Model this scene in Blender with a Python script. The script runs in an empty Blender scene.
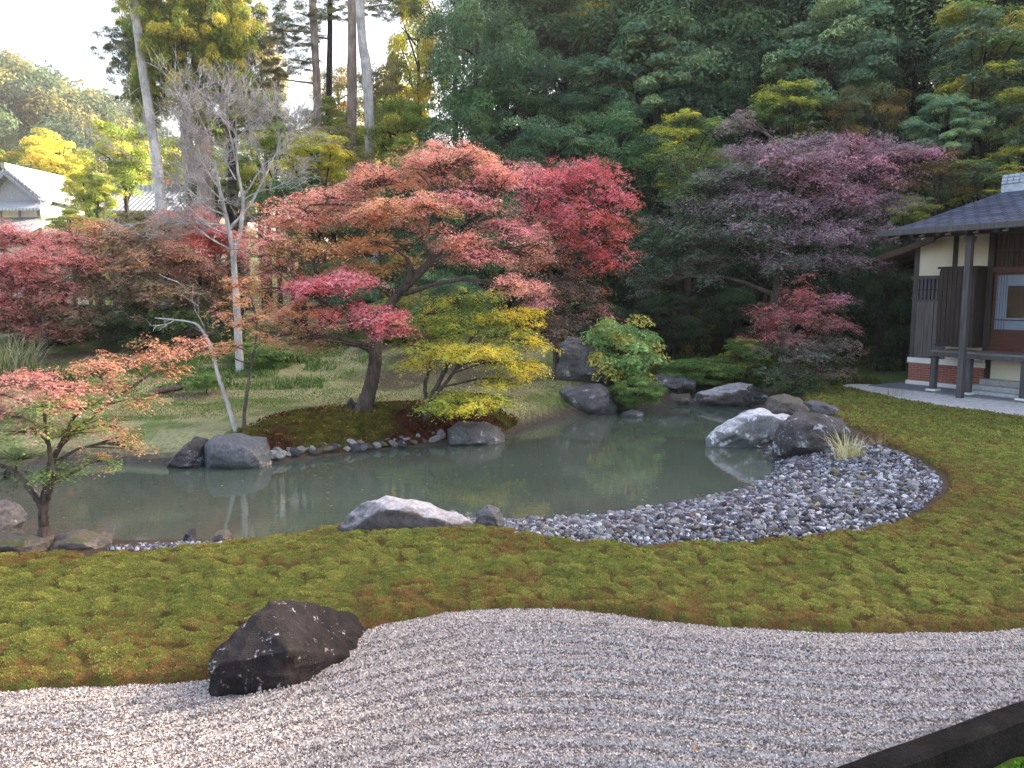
import bpy, bmesh, math, random
import numpy as np
from mathutils import Vector, Matrix

SC = bpy.context.scene
COL = SC.collection
# ------------------------------------------------------------------ camera
F = 770.0; CAMH = 2.0; PITCH = math.atan(89 / 770)
cam = bpy.data.cameras.new('camera'); camo = bpy.data.objects.new('camera', cam); COL.objects.link(camo)
cam.sensor_width = 36; cam.lens = 36 * F / 1024; cam.clip_start = 0.05; cam.clip_end = 2000
camo.location = (0, 0, CAMH); camo.rotation_euler = (math.pi / 2 - PITCH, 0, 0)
SC.camera = camo
# ------------------------------------------------------------------ light
SUN_AZ = math.radians(62)      # to the right of the view direction
SUN_EL = math.radians(27)
w = bpy.data.worlds.new('World'); SC.world = w; w.use_nodes = True
nt = w.node_tree; bg = nt.nodes['Background']
sky = nt.nodes.new('ShaderNodeTexSky'); sky.sky_type = 'NISHITA'; sky.sun_disc = False
sky.sun_elevation = SUN_EL; sky.sun_rotation = SUN_AZ
sky.air_density = 1.0; sky.dust_density = 4.0; sky.ozone_density = 1.0
nt.links.new(sky.outputs[0], bg.inputs[0]); bg.inputs[1].default_value = 0.15
sl = bpy.data.lights.new('sun', 'SUN'); sl.energy = 4.0; sl.angle = math.radians(0.5); sl.color = (1, 0.93, 0.82)
so = bpy.data.objects.new('sun', sl); COL.objects.link(so)
sd_ = Vector((math.sin(SUN_AZ) * math.cos(SUN_EL), math.cos(SUN_AZ) * math.cos(SUN_EL), math.sin(SUN_EL)))
so.rotation_euler = sd_.to_track_quat('Z', 'Y').to_euler()
vs = SC.view_settings
vs.view_transform = 'Standard'; vs.look = 'None'; vs.gamma = 1; vs.exposure = 2.5; vs.use_curve_mapping = False
vs.use_white_balance = True; vs.white_balance_temperature = 7900; vs.white_balance_tint = 14
SC.cycles.max_bounces = 6; SC.cycles.diffuse_bounces = 4; SC.cycles.transmission_bounces = 3
SC.cycles.glossy_bounces = 2; SC.cycles.volume_bounces = 0
SC.cycles.sample_clamp_indirect = 4
SC.cycles.use_denoising = True

# ------------------------------------------------------------------ helpers
cp, sp = math.cos(PITCH), math.sin(PITCH)
def ray(px, py):
    a = (px - 512) / F; b = (384 - py) / F
    return np.array([a, cp + sp * b, -sp + cp * b])
def W(px, py, Y):
    d = ray(px, py); return np.array([0, 0, CAMH]) + d * (Y / d[1])
def G(px, py, z=0.0):
    d = ray(px, py); return np.array([0, 0, CAMH]) + d * ((z - CAMH) / d[2])
def G2(pts, z=0.0):
    return [tuple(G(x, y, z)[:2]) for x, y in pts]
def lin(r, g, b):
    f = lambda c: (c / 255 / 12.92) if c / 255 <= .04045 else ((c / 255 + .055) / 1.055) ** 2.4
    return np.array([f(r), f(g), f(b)])
def sstep(a, b, x):
    t = np.clip((x - a) / (b - a), 0, 1); return t * t * (3 - 2 * t)
def hsh(ix, iy, iz, seed):
    h = (ix.astype(np.int64) * 374761393 + iy.astype(np.int64) * 668265263 + iz * 2147483647 + seed * 974634777) & 0xffffffff
    h = ((h ^ (h >> 13)) * 1274126177) & 0xffffffff
    h = ((h ^ (h >> 16)) * 2246822519) & 0xffffffff
    return ((h ^ (h >> 15)) & 0xffffff) / float(0xffffff)
def vn2(x, y, s, seed=0):
    x = np.asarray(x) / s; y = np.asarray(y) / s
    ix = np.floor(x); iy = np.floor(y); fx = x - ix; fy = y - iy
    fx = fx * fx * (3 - 2 * fx); fy = fy * fy * (3 - 2 * fy)
    z = np.int64(0)
    a = hsh(ix, iy, z, seed); b = hsh(ix + 1, iy, z, seed); c = hsh(ix, iy + 1, z, seed); d = hsh(ix + 1, iy + 1, z, seed)
    return (a * (1 - fx) + b * fx) * (1 - fy) + (c * (1 - fx) + d * fx) * fy
def fbm2(x, y, s, seed=0, o=4):
    r = 0; a = 1; t = 0
    for i in range(o):
        r = r + a * vn2(x, y, s / 2 ** i, seed + i); t += a; a *= .5
    return r / t
def vn3(P, s, seed=0):
    Q = P / s; I = np.floor(Q); Fr = Q - I; Fr = Fr * Fr * (3 - 2 * Fr); r = 0
    for dx in (0, 1):
        for dy in (0, 1):
            for dz in (0, 1):
                wt = (Fr[:, 0] if dx else 1 - Fr[:, 0]) * (Fr[:, 1] if dy else 1 - Fr[:, 1]) * (Fr[:, 2] if dz else 1 - Fr[:, 2])
                r = r + wt * hsh(I[:, 0] + dx, I[:, 1] + dy, (I[:, 2] + dz).astype(np.int64) * 1013904223, seed)
    return r
def fbm3(P, s, seed=0, o=4):
    r = 0; a = 1; t = 0
    for i in range(o):
        r = r + a * vn3(P, s / 2 ** i, seed + i); t += a; a *= .5
    return r / t
def worley(x, y, s, seed=0):
    x = x / s; y = y / s; ix = np.floor(x); iy = np.floor(y); best = np.full(x.shape, 9.0); bid = np.zeros(x.shape)
    for dx in (-1, 0, 1):
        for dy in (-1, 0, 1):
            cx = ix + dx; cy = iy + dy; z = np.int64(0)
            hx = hsh(cx, cy, z, seed); hy = hsh(cx, cy, z, seed + 77)
            d = (cx + hx - x) ** 2 + (cy + hy - y) ** 2; m = d < best
            best = np.where(m, d, best); bid = np.where(m, hsh(cx, cy, z, seed + 31), bid)
    return np.sqrt(best), bid
def sdpoly(x, y, poly):
    """positive inside"""
    x = np.asarray(x, float); y = np.asarray(y, float); d = np.full(x.shape, 1e9); ins = np.zeros(x.shape, bool)
    n = len(poly)
    for i in range(n):
        ax, ay = poly[i]; bx, by = poly[(i + 1) % n]; ex, ey = bx - ax, by - ay
        t = np.clip(((x - ax) * ex + (y - ay) * ey) / (ex * ex + ey * ey + 1e-12), 0, 1)
        d = np.minimum(d, (x - ax - t * ex) ** 2 + (y - ay - t * ey) ** 2)
        c = ((ay > y) != (by > y)) & (x < (bx - ax) * (y - ay) / (by - ay + 1e-12) + ax)
        ins ^= c
    d = np.sqrt(d); return np.where(ins, d, -d)
def chaikin(p, n=2):
    p = [np.array(q, float) for q in p]
    for _ in range(n):
        r = []
        for i in range(len(p)):
            a, b = p[i], p[(i + 1) % len(p)]; r += [a * .75 + b * .25, a * .25 + b * .75]
        p = r
    return [tuple(q) for q in p]

# ------------------------------------------------------------------ object helpers
def tag(o, label=None, cat=None, group=None, kind=None):
    if label: o['label'] = label
    if cat: o['category'] = cat
    if group: o['group'] = group
    if kind: o['kind'] = kind
    return o
def empty(name, loc, rz=0, **k):
    o = bpy.data.objects.new(name, None); COL.objects.link(o); o.location = tuple(loc); o.rotation_euler = (0, 0, rz)
    o.empty_display_size = .2
    return tag(o, **k)
def mesh_data(name, parts, mat, smooth=False):
    Vs, Ls, Ts, Cs, off = [], [], [], [], 0; hasc = any(p[2] is not None for p in parts)
    for V, Fc, C in parts:
        V = np.asarray(V, np.float32).reshape(-1, 3); Fc = np.asarray(Fc, np.int32)
        Vs.append(V); Ls.append((Fc + off).ravel()); Ts.append(np.full(len(Fc), Fc.shape[1], np.int32)); off += len(V)
        if hasc:
            c = np.ones((len(Fc), 4), np.float32)
            c[:, :3] = 0.5 if C is None else C
            Cs.append(c)
    V = np.concatenate(Vs); L = np.concatenate(Ls); T = np.concatenate(Ts)
    me = bpy.data.meshes.new(name); me.vertices.add(len(V)); me.vertices.foreach_set('co', V.ravel())
    me.loops.add(len(L)); me.loops.foreach_set('vertex_index', L)
    me.polygons.add(len(T)); st = np.zeros(len(T), np.int32); st[1:] = np.cumsum(T)[:-1]
    me.polygons.foreach_set('loop_start', st); me.polygons.foreach_set('loop_total', T)
    me.polygons.foreach_set('use_smooth', np.full(len(T), smooth, bool))
    me.update(calc_edges=True)
    if hasc:
        a = me.attributes.new('lc', 'FLOAT_COLOR', 'FACE'); a.data.foreach_set('color', np.concatenate(Cs).ravel())
    if mat: me.materials.append(mat)
    return me
def build(name, parts, mat, parent=None, smooth=False, loc=None, **k):
    me = mesh_data(name, parts, mat, smooth)
    o = bpy.data.objects.new(name, me); COL.objects.link(o)
    if parent: o.parent = parent
    if loc is not None: o.location = tuple(loc)
    return tag(o, **k)

def tube(pts, rad, sides=8, cap=True):
    pts = np.asarray(pts, float); n = len(pts); rad = np.broadcast_to(np.asarray(rad, float), (n,))
    tan = np.gradient(pts, axis=0); tan /= np.linalg.norm(tan, axis=1)[:, None] + 1e-9
    up = np.array([0.3, 0.9, 0.1]) if abs(tan[0][2]) > .7 else np.array([0, 0, 1.0])
    a = np.linspace(0, 2 * math.pi, sides, endpoint=False); V = []
    for i in range(n):
        u = np.cross(tan[i], up); u /= np.linalg.norm(u) + 1e-9; v = np.cross(tan[i], u); up = -np.cross(tan[i], u) if False else up
        V.append(pts[i] + rad[i] * (np.cos(a)[:, None] * u + np.sin(a)[:, None] * v))
    V = np.concatenate(V); Fc = []
    for i in range(n - 1):
        for j in range(sides):
            k = (j + 1) % sides; Fc.append((i * sides + j, i * sides + k, (i + 1) * sides + k, (i + 1) * sides + j))
    return V, np.array(Fc), None
def smooth_path(pts, n=6):
    P = [np.array(p, float) for p in pts]
    if len(P) < 3: return np.array([P[0] + (P[-1] - P[0]) * t for t in np.linspace(0, 1, n)])
    P = [2 * P[0] - P[1]] + P + [2 * P[-1] - P[-2]]; out = []
    for i in range(1, len(P) - 2):
        for t in np.linspace(0, 1, n, endpoint=False):
            a, b, c, d = P[i - 1:i + 3]
            out.append(.5 * ((2 * b) + (-a + c) * t + (2 * a - 5 * b + 4 * c - d) * t * t + (-a + 3 * b - 3 * c + d) * t ** 3))
    out.append(P[-2]); return np.array(out)
def limb(pts, r0, r1, rng, sides=8, n=6, jit=.25, pw=1.0):
    p = smooth_path(pts, n); m = len(p)
    jit = jit * min(1, .03 / max(r0, .001) + .12)
    rad = r0 + (r1 - r0) * np.linspace(0, 1, m) ** pw
    p[1:-1] += rng.normal(0, 1, (m - 2, 3)) * rad[1:-1, None] * jit
    rad = rad * (1 + .05 * np.sin(np.linspace(0, 1, m) * rng.uniform(6, 14) + rng.uniform(0, 6)))
    return tube(p, rad, sides)
def boxp(x0, x1, y0, y1, z0, z1, C=None):
    V = np.array([(x, y, z) for x in (x0, x1) for y in (y0, y1) for z in (z0, z1)], float)
    Fc = np.array([(0, 1, 3, 2), (4, 6, 7, 5), (0, 4, 5, 1), (2, 3, 7, 6), (0, 2, 6, 4), (1, 5, 7, 3)])
    return V, Fc, C
def bevelled(o, w=.008, seg=2):
    m = o.modifiers.new('bevel', 'BEVEL'); m.width = w; m.segments = seg; m.limit_method = 'ANGLE'; return o

# ------------------------------------------------------------------ materials
def newmat(name):
    m = bpy.data.materials.new(name); m.use_nodes = True; n = m.node_tree; n.nodes.clear()
    out = n.nodes.new('ShaderNodeOutputMaterial'); return m, n, out
def N(n, t, **k):
    x = n.nodes.new(t)
    for a, b in k.items(): setattr(x, a, b)
    return x
def noise_col(n, vec, scale, cols, pos=None, detail=5, rough=.6):
    t = N(n, 'ShaderNodeTexNoise'); t.inputs['Scale'].default_value = scale; t.inputs['Detail'].default_value = detail
    t.inputs['Roughness'].default_value = rough
    if vec: n.links.new(vec, t.inputs['Vector'])
    r = N(n, 'ShaderNodeValToRGB'); n.links.new(t.outputs[0], r.inputs[0]); e = r.color_ramp.elements
    while len(e) < len(cols): e.new(.5)
    for i, c in enumerate(cols):
        e[i].position = pos[i] if pos else .3 + .4 * i / (len(cols) - 1); e[i].color = (*c, 1)
    return r.outputs[0], t.outputs[0]
def mul(n, a, b, fac=1.0, mode='MULTIPLY'):
    m = N(n, 'ShaderNodeMix', data_type='RGBA', blend_type=mode); m.inputs[0].default_value = fac if not hasattr(fac, 'links') else 0
    if hasattr(fac, 'links'): n.links.new(fac, m.inputs[0])
    for s, v in ((6, a), (7, b)):
        if hasattr(v, 'links'): n.links.new(v, m.inputs[s])
        else: m.inputs[s].default_value = (*v, 1)
    return m.outputs[2]
def bump(n, h, strength=.4, dist=.02, prev=None):
    b = N(n, 'ShaderNodeBump'); b.inputs['Strength'].default_value = strength; b.inputs['Distance'].default_value = dist
    n.links.new(h, b.inputs['Height'])
    if prev: n.links.new(prev, b.inputs['Normal'])
    return b.outputs[0]
def principled(n, out, col, rough=.8, norm=None, spec=.3, metal=0):
    p = N(n, 'ShaderNodeBsdfPrincipled'); p.inputs['Roughness'].default_value = rough
    p.inputs['Specular IOR Level'].default_value = spec; p.inputs['Metallic'].default_value = metal
    if hasattr(col, 'links'): n.links.new(col, p.inputs['Base Color'])
    else: p.inputs['Base Color'].default_value = (*col, 1)
    if norm: n.links.new(norm, p.inputs['Normal'])
    n.links.new(p.outputs[0], out.inputs[0]); return p
def attr(n, name='lc'):
    a = N(n, 'ShaderNodeAttribute'); a.attribute_name = name; return a.outputs['Color']
def leaf_mat(name, transl=.35, gloss=.25, rand=.15):
    m, n, out = newmat(name); c = attr(n)
    oi = N(n, 'ShaderNodeObjectInfo'); mr = N(n, 'ShaderNodeMapRange'); n.links.new(oi.outputs['Random'], mr.inputs[0])
    mr.inputs[3].default_value = 1 - rand; mr.inputs[4].default_value = 1 + rand
    hs = N(n, 'ShaderNodeHueSaturation'); n.links.new(c, hs.inputs['Color']); n.links.new(mr.outputs[0], hs.inputs['Value'])
    c = hs.outputs[0]
    p = N(n, 'ShaderNodeBsdfPrincipled'); p.inputs['Roughness'].default_value = .55; p.inputs['Specular IOR Level'].default_value = gloss
    n.links.new(c, p.inputs['Base Color']); t = N(n, 'ShaderNodeBsdfTranslucent'); n.links.new(c, t.inputs[0])
    mx = N(n, 'ShaderNodeMixShader'); mx.inputs[0].default_value = transl
    n.links.new(p.outputs[0], mx.inputs[1]); n.links.new(t.outputs[0], mx.inputs[2]); n.links.new(mx.outputs[0], out.inputs[0])
    return m
def obj_vec(n):
    g = N(n, 'ShaderNodeNewGeometry'); return g.outputs['Position']
def bark_mat(name, c1, c2, scale=6, stretch=.18, bs=.6):
    m, n, out = newmat(name); tc = N(n, 'ShaderNodeTexCoord'); mp = N(n, 'ShaderNodeMapping'); mp.inputs['Scale'].default_value = (1, 1, stretch)
    n.links.new(tc.outputs['Object'], mp.inputs[0])
    c, f = noise_col(n, mp.outputs[0], scale * 4, [c1, c2], [.35, .65], 6, .7)
    c2_, f2 = noise_col(n, tc.outputs['Object'], scale * .5, [(.6, .6, .6), (1, 1, 1)], [.35, .6])
    principled(n, out, mul(n, c, c2_), .85, bump(n, f, bs, .02)); return m
def rock_mat(name, base, light, lichen=None, lich_lo=.62, scale=3, rough=.8, moss=None, spec=.35, top=None):
    m, n, out = newmat(name); tc = N(n, 'ShaderNodeTexCoord'); v = tc.outputs['Object']
    c, f = noise_col(n, v, scale, [base, base * .6 + light * .4, light], [.3, .5, .72], 8, .68)
    c3, f3 = noise_col(n, v, scale * 14, [(.55, .55, .55), (1, 1, 1)], [.35, .6], 4, .7)
    c = mul(n, c, c3)
    if lichen is not None:
        cc, fl = noise_col(n, v, scale * 1.7 + .3, [(0, 0, 0), (1, 1, 1)], [lich_lo, lich_lo + .04], 8, .75)
        c = mul(n, c, lichen, cc, 'MIX')
    if moss is not None:
        g = N(n, 'ShaderNodeNewGeometry'); sx = N(n, 'ShaderNodeSeparateXYZ'); n.links.new(g.outputs['Normal'], sx.inputs[0])
        mm = N(n, 'ShaderNodeMath', operation='MULTIPLY'); n.links.new(sx.outputs[2], mm.inputs[0])
        cc, fl = noise_col(n, v, scale * 1.1, [(0, 0, 0), (1, 1, 1)], [.52, .62], 6, .7)
        n.links.new(fl, mm.inputs[1]); r = N(n, 'ShaderNodeMapRange'); n.links.new(mm.outputs[0], r.inputs[0])
        r.inputs[1].default_value = .42; r.inputs[2].default_value = .55
        c = mul(n, c, moss, r.outputs[0], 'MIX')
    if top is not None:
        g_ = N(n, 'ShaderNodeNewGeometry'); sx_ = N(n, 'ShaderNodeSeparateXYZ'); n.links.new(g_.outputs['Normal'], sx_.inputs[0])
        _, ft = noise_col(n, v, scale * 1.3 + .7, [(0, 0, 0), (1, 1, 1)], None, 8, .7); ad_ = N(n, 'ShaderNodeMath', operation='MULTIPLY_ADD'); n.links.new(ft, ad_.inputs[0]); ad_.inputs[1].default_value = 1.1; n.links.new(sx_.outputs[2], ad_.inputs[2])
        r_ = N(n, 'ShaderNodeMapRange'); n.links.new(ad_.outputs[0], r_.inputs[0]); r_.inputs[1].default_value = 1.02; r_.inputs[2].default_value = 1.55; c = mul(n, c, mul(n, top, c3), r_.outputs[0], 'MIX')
    nb = bump(n, f3, .6, .015); nb = bump(n, f, .6, .06, nb)
    principled(n, out, c, rough, nb, spec); return m
def wood_mat(name, c1, c2, rough=.7, axis=2, scale=10):
    m, n, out = newmat(name); tc = N(n, 'ShaderNodeTexCoord'); mp = N(n, 'ShaderNodeMapping')
    s = [1, 1, 1]; s[axis] = .06; mp.inputs['Scale'].default_value = s; n.links.new(tc.outputs['Object'], mp.inputs[0])
    c, f = noise_col(n, mp.outputs[0], scale * 3, [c1, c2], [.35, .65], 6, .65)
    principled(n, out, c, rough, bump(n, f, .25, .01), .3); return m
def flat_mat(name, c, rough=.8, nz=.15, scale=8, spec=.3):
    m, n, out = newmat(name); tc = N(n, 'ShaderNodeTexCoord'); c = np.array(c)
    cc, f = noise_col(n, tc.outputs['Object'], scale, [c * (1 - nz), c * (1 + nz)], [.35, .65], 6)
    principled(n, out, cc, rough, bump(n, f, .15, .01), spec); return m

M_leaf = leaf_mat('autumn_leaves', .40, .2, .05)
M_leaf_dark = leaf_mat('evergreen_leaves', .18, .22, .22)
M_leaf_back = leaf_mat('backlit_leaves', .5, .2, .12)
M_bark = bark_mat('maple_bark', (.04, .03, .027), (.15, .12, .105))
M_bark_red = bark_mat('cedar_bark', (.20, .15, .13), (.46, .36, .31), 3)
M_bark_pale = bark_mat('pale_bark', (.36, .35, .35), (.68, .66, .65), 4, .3, .3)
M_bark_grey = bark_mat('grey_bark', (.30, .29, .30), (.60, .58, .59), 4, .3, .3)
M_bark_dark = bark_mat('dark_bark', (.018, .014, .012), (.06, .05, .045))

# ------------------------------------------------------------------ outlines (read off the photo, laid on the ground)
POND = chaikin(G2([(-120, 500), (-60, 528), (0, 533), (60, 536), (150, 537), (260, 536), (335, 530), (400, 521), (480, 519), (560, 519), (640, 508), (700, 499), (752, 486), (778, 468),
                  (768, 452), (735, 444), (705, 436), (735, 416), (755, 406), (720, 402), (680, 405), (640, 408), (590, 414), (550, 423), (500, 440), (440, 446), (385, 449), (330, 457), (275, 464), (200, 467),
                  (130, 464), (70, 461), (20, 470), (-60, 470)], -.3), 1)
K0, K1 = G(822, 768, .07)[:2], G(1024, 697, .07)[:2]
kd = (K1 - K0) / np.linalg.norm(K1 - K0); kn = np.array([kd[1], -kd[0]])   # kn points towards the viewer's right
if kn[0] < 0: kn = -kn

def yh(x):
    a = 20.5 + np.clip(x - 6, 0, 9) * .35
    return np.where(x > 0, a, 20.5 + np.clip(-x, 0, 9) * 1.5 + np.clip(-x - 9, 0, 30) * 3)
def H(x, y):
    x = np.asarray(x, float); y = np.asarray(y, float)
    B = .04 * sstep(10.5, 13, y) * (1 - sstep(2.0, 4.5, x)) + 1.05 * sstep(13.2, 22, y) * (1 - sstep(.8, 3.8, x + (y - 14) * .0))
    B = B + .07 * np.exp(-((x + 2.2) ** 2 / 4 + (y - 12.6) ** 2 / 1.2))
    B = B + .04 * fbm2(x, y, 2.0, 5) * sstep(4.6, 6, y)
    t = np.clip(y - yh(x), 0, None)
    hill = 15 * (1 - np.exp(-t * .62 / 15)) * (.85 + .3 * fbm2(x, y, 7, 9))
    hill = hill * sstep(0, 2.5, t) * (.15 + .85 * sstep(-14, -5, x))
    far = 30 * np.exp(-((x + 78) ** 2 / (2 * 26 ** 2) + (y - 120) ** 2 / (2 * 26 ** 2)))
    far += 16 * sstep(130, 260, y)
    B = B + hill + far
    s = sdpoly(x, y, POND)
    wd = .75 + .9 * (1 - sstep(8.6, 9.6, y)) + .7 * np.exp(-((x - 3.9) ** 2 / 3.5 + (y - 9.4) ** 2 / 3.0))
    k = sstep(0, 1, np.clip(-s / wd, 0, 1)) if False else np.clip(-s / wd, 0, 1) ** .8
    z = np.where(s > 0, -.33 - .5 * np.clip(s / 1.2, 0, 1), -.33 + (B + .33) * k)
    kk = (x - K0[0]) * kn[0] + (y - K0[1]) * kn[1]
    z = np.where(y < 8, z - .34 * sstep(.06, .11, kk) * (1 - sstep(6, 8, y)), z)
    return z
def H1(x, y): return float(H(np.array([x]), np.array([y]))[0])

def GT(pts):
    out = []
    for px, py in pts:
        z = -.05
        for _ in range(30):
            q = G(px, py, z); z = .6 * z + .4 * max(H1(q[0], q[1]), -.34)
        out.append((q[0], q[1]))
    return out
MOSS = chaikin(GT([(-420, 720), (-150, 704), (0, 697), (60, 692), (150, 690), (208, 686), (240, 676), (300, 664), (365, 633), (420, 621), (470, 614), (530, 612), (600, 616), (680, 628), (760, 634), (860, 638), (1024, 636), (1400, 640),
                  (1900, 560), (1500, 440), (1150, 432), (1024, 419), (975, 412), (930, 406), (880, 396), (845, 388), (808, 388), (800, 400), (825, 414), (862, 432), (900, 452), (943, 469), (952, 490),
                  (931, 511), (895, 528), (840, 540), (760, 546), (700, 548), (620, 548), (560, 545), (510, 535), (470, 528), (440, 522), (400, 519), (360, 523), (330, 533), (290, 541), (240, 548), (180, 555),
                  (110, 560), (40, 561), (-60, 560), (-420, 570)]), 1)
BEACH = chaikin(GT([(462, 521), (520, 512), (600, 509), (680, 494), (740, 480), (765, 465), (755, 452), (800, 448), (845, 440), (890, 450), (932, 468), (946, 488), (925, 508), (890, 526), (840, 538), (760, 545), (700, 547), (620, 547), (555, 543), (505, 533)]), 1)
PATH = chaikin(GT([(836, 384), (870, 384), (905, 388), (960, 392), (1040, 402), (1400, 420), (1400, 450), (1150, 434), (1024, 420), (975, 413), (930, 407), (880, 397), (845, 389)]), 1)
BROWN = chaikin(GT([(215, 445), (245, 430), (262, 420), (300, 412), (360, 406), (440, 403), (505, 414), (525, 424), (500, 440), (440, 446), (385, 449), (330, 457), (275, 460)]), 1)

def hit(px, py, zmin=-.30):
    z = -.05
    for _ in range(40):
        q = G(px, py, z); z = .6 * z + .4 * max(H1(q[0], q[1]), zmin)
    return np.array([q[0], q[1], max(H1(q[0], q[1]), zmin)])
def sinh_axis(lo, hi, c, d0, g):
    """positions growing away from c with first step d0 and growth g"""
    r = [c]; s = d0
    while r[-1] < hi: r.append(r[-1] + s); s *= g
    l = [c]; s = d0
    while l[-1] > lo: l.append(l[-1] - s); s *= g
    return np.array(l[:0:-1] + r)
def gridmesh(xs, ys, keep=None):
    X, Y = np.meshgrid(xs, ys); nx = len(xs); ny = len(ys)
    idx = np.arange(nx * ny).reshape(ny, nx)
    Fc = np.stack([idx[:-1, :-1], idx[:-1, 1:], idx[1:, 1:], idx[1:, :-1]], -1).reshape(-1, 4)
    x = X.ravel(); y = Y.ravel()
    if keep is not None:
        k = keep(x, y); fk = k[Fc].any(1); Fc = Fc[fk]
        u = np.unique(Fc); rm = np.full(nx * ny, -1); rm[u] = np.arange(len(u)); Fc = rm[Fc]; x = x[u]; y = y[u]
    return x, y, Fc

# ------------------------------------------------------------------ ground
def attr_ground_mat(name, scale=18, bs=.5, nz=(.55, 1.25)):
    m, n, out = newmat(name); v = obj_vec(n); c = attr(n)
    c1, f = noise_col(n, v, scale, [(nz[0],) * 3, (nz[1],) * 3], [.3, .7], 6, .7)
    c2, f2 = noise_col(n, v, scale * 7, [(.6,) * 3, (1.2,) * 3], [.3, .7], 3, .7)
    nb = bump(n, f, bs, .05); nb = bump(n, f2, bs, .015, nb)
    principled(n, out, mul(n, mul(n, c, c1), c2), .95, nb, .1); return m
xs = sinh_axis(-420, 420, -1, .085, 1.017); ys = sinh_axis(-12, 520, 9, .085, 1.017)
gx, gy, gf = gridmesh(xs, ys); gz = H(gx, gy)
fx, fy, fz = gx[gf].mean(1), gy[gf].mean(1), gz[gf].mean(1)
def ground_col(fx, fy):
    lawn = lin(160, 158, 118); green = lin(104, 124, 72); dirt = lin(96, 84, 74); floor = lin(50, 44, 32); far = lin(70, 84, 50)
    n1 = fbm2(fx, fy, 1.6, 3)[:, None]; n2 = fbm2(fx, fy, .5, 13)[:, None]
    c = lawn * (.7 + .6 * n1) * (1 - sstep(.45, .7, n2)) + green * sstep(.45, .7, n2)
    c = c * (1 - sstep(.55, .75, n1)) + (dirt * 1.1) * sstep(.55, .75, n1)
    right = sstep(1.2, 2.4, fx)[:, None]; c = c * (1 - right) + (dirt * .8 * (.6 + .8 * n1)) * right
    grs = (sstep(14.5, 16.5, fy) * sstep(5, 6.5, fx))[:, None]; c = c * (1 - grs) + green * grs
    s = sdpoly(fx, fy, POND); near = (sstep(-.45, -.1, s))[:, None]; c = c * (1 - near) + lin(84, 78, 72) * near
    hl = (sstep(-.5, 1.5, fy - yh(fx)) * sstep(-12, -6, fx))[:, None]; c = c * (1 - hl) + floor * (.5 + n1) * hl
    fr = sstep(40, 60, fy)[:, None]; c = c * (1 - fr) + far * fr
    bk = (1 - sstep(9.3, 10.3, fy))[:, None]; c = c * (1 - bk) + dirt * .75 * (.7 + .6 * n1) * bk
    return c
M_ground = attr_ground_mat('soil_and_grass')
build('ground', [(np.stack([gx, gy, gz], 1), gf, ground_col(fx, fy))], M_ground, smooth=True, kind='structure')

# water
M_water, n, out = newmat('pond_water'); v = obj_vec(n)
mp = N(n, 'ShaderNodeMapping'); mp.inputs['Scale'].default_value = (1, 2.2, 1); n.links.new(v, mp.inputs[0])
cw, fw = noise_col(n, v, .6, [tuple(lin(68, 79, 70)), tuple(lin(78, 87, 79))], [.35, .65], 3)
_, fr_ = noise_col(n, mp.outputs[0], 5.0, [(0, 0, 0), (1, 1, 1)], None, 2, .5)
pw = principled(n, out, cw, .025, bump(n, fr_, .02, .05), .5); pw.inputs['IOR'].default_value = 1.45
wx, wy, wf = gridmesh(np.arange(-13, 8, .5), np.arange(6, 18.2, .5))
build('pond_water', [(np.stack([wx, wy, np.full(len(wx), -.30)], 1), wf, None)], M_water, kind='structure')

rng = np.random.default_rng(7)
def scatter_in(poly, dens, seed, dmax=None):
    r = np.random.default_rng(seed); P = np.array(poly); lo = P.min(0); hi = P.max(0)
    lo = np.maximum(lo, [-9, 1.4]); hi = np.minimum(hi, [12, 22]); A = np.prod(hi - lo); n = int(A * dens)
    p = r.uniform(lo, hi, (n, 2))
    # keep only what the view (or one a step aside) can show
    p = p[(np.abs(p[:, 0]) < p[:, 1] * .72 + 1.4)]
    s = sdpoly(p[:, 0], p[:, 1], poly); m = s > 0; return p[m], s[m], r

# ------------------------------------------------------------------ raked gravel court
COURT = [(-9, .5), (K0[0] - kd[0] * 4 - .0, K0[1] - kd[1] * 4), tuple(K1 + kd * 3), (9, 6.6), (9, 5.2), (-9, 5.2)]
_ex = np.linspace(-7, 7, 141); _ey = np.array([4.2] * 141); _yy = np.linspace(3.0, 6.5, 176)
for _i, _x in enumerate(_ex):
    _s = sdpoly(np.full(176, _x), _yy, MOSS); _k = np.nonzero(_s > 0)[0]; _ey[_i] = _yy[_k[0]] if len(_k) else 4.3
_ey = np.convolve(np.pad(_ey, 8, 'edge'), np.ones(17) / 17, 'valid')
def court_h(x, y):
    edge = np.interp(x, _ex, _ey)
    ph = (y - edge + .05 * vn2(x, y, .8, 3)) / .145
    am = .7 + .3 * vn2(x, y, .7, 8)
    return H(x, y) + .016 + .046 * am * (1 - np.abs(np.sin(math.pi * ph)) ** .8 - .4) * sstep(.0, .3, -sdpoly(x, y, MOSS)) + .006 * vn2(x, y, .11, 4)
cx_, cy_, cf_ = gridmesh(np.arange(-5.2, 5.8, .024), np.arange(1.6, 6.6, .024), lambda x, y: (sdpoly(x, y, COURT) > -.0) & (sdpoly(x, y, MOSS) < .35))
kk = (cx_ - K0[0]) * kn[0] + (cy_ - K0[1]) * kn[1]
cz_ = court_h(cx_, np.where(kk > 0, cy_, cy_))
cz_ = np.where(kk > -.0, .01, cz_); cz_ = np.where(kk > .045, -.45, cz_)
M_court, n, out = newmat('gravel_bed'); v = obj_vec(n)
vo = N(n, 'ShaderNodeTexVoronoi'); vo.inputs['Scale'].default_value = 95; n.links.new(v, vo.inputs['Vector'])
rp = N(n, 'ShaderNodeValToRGB'); n.links.new(vo.outputs['Color'], rp.inputs[0])
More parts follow.
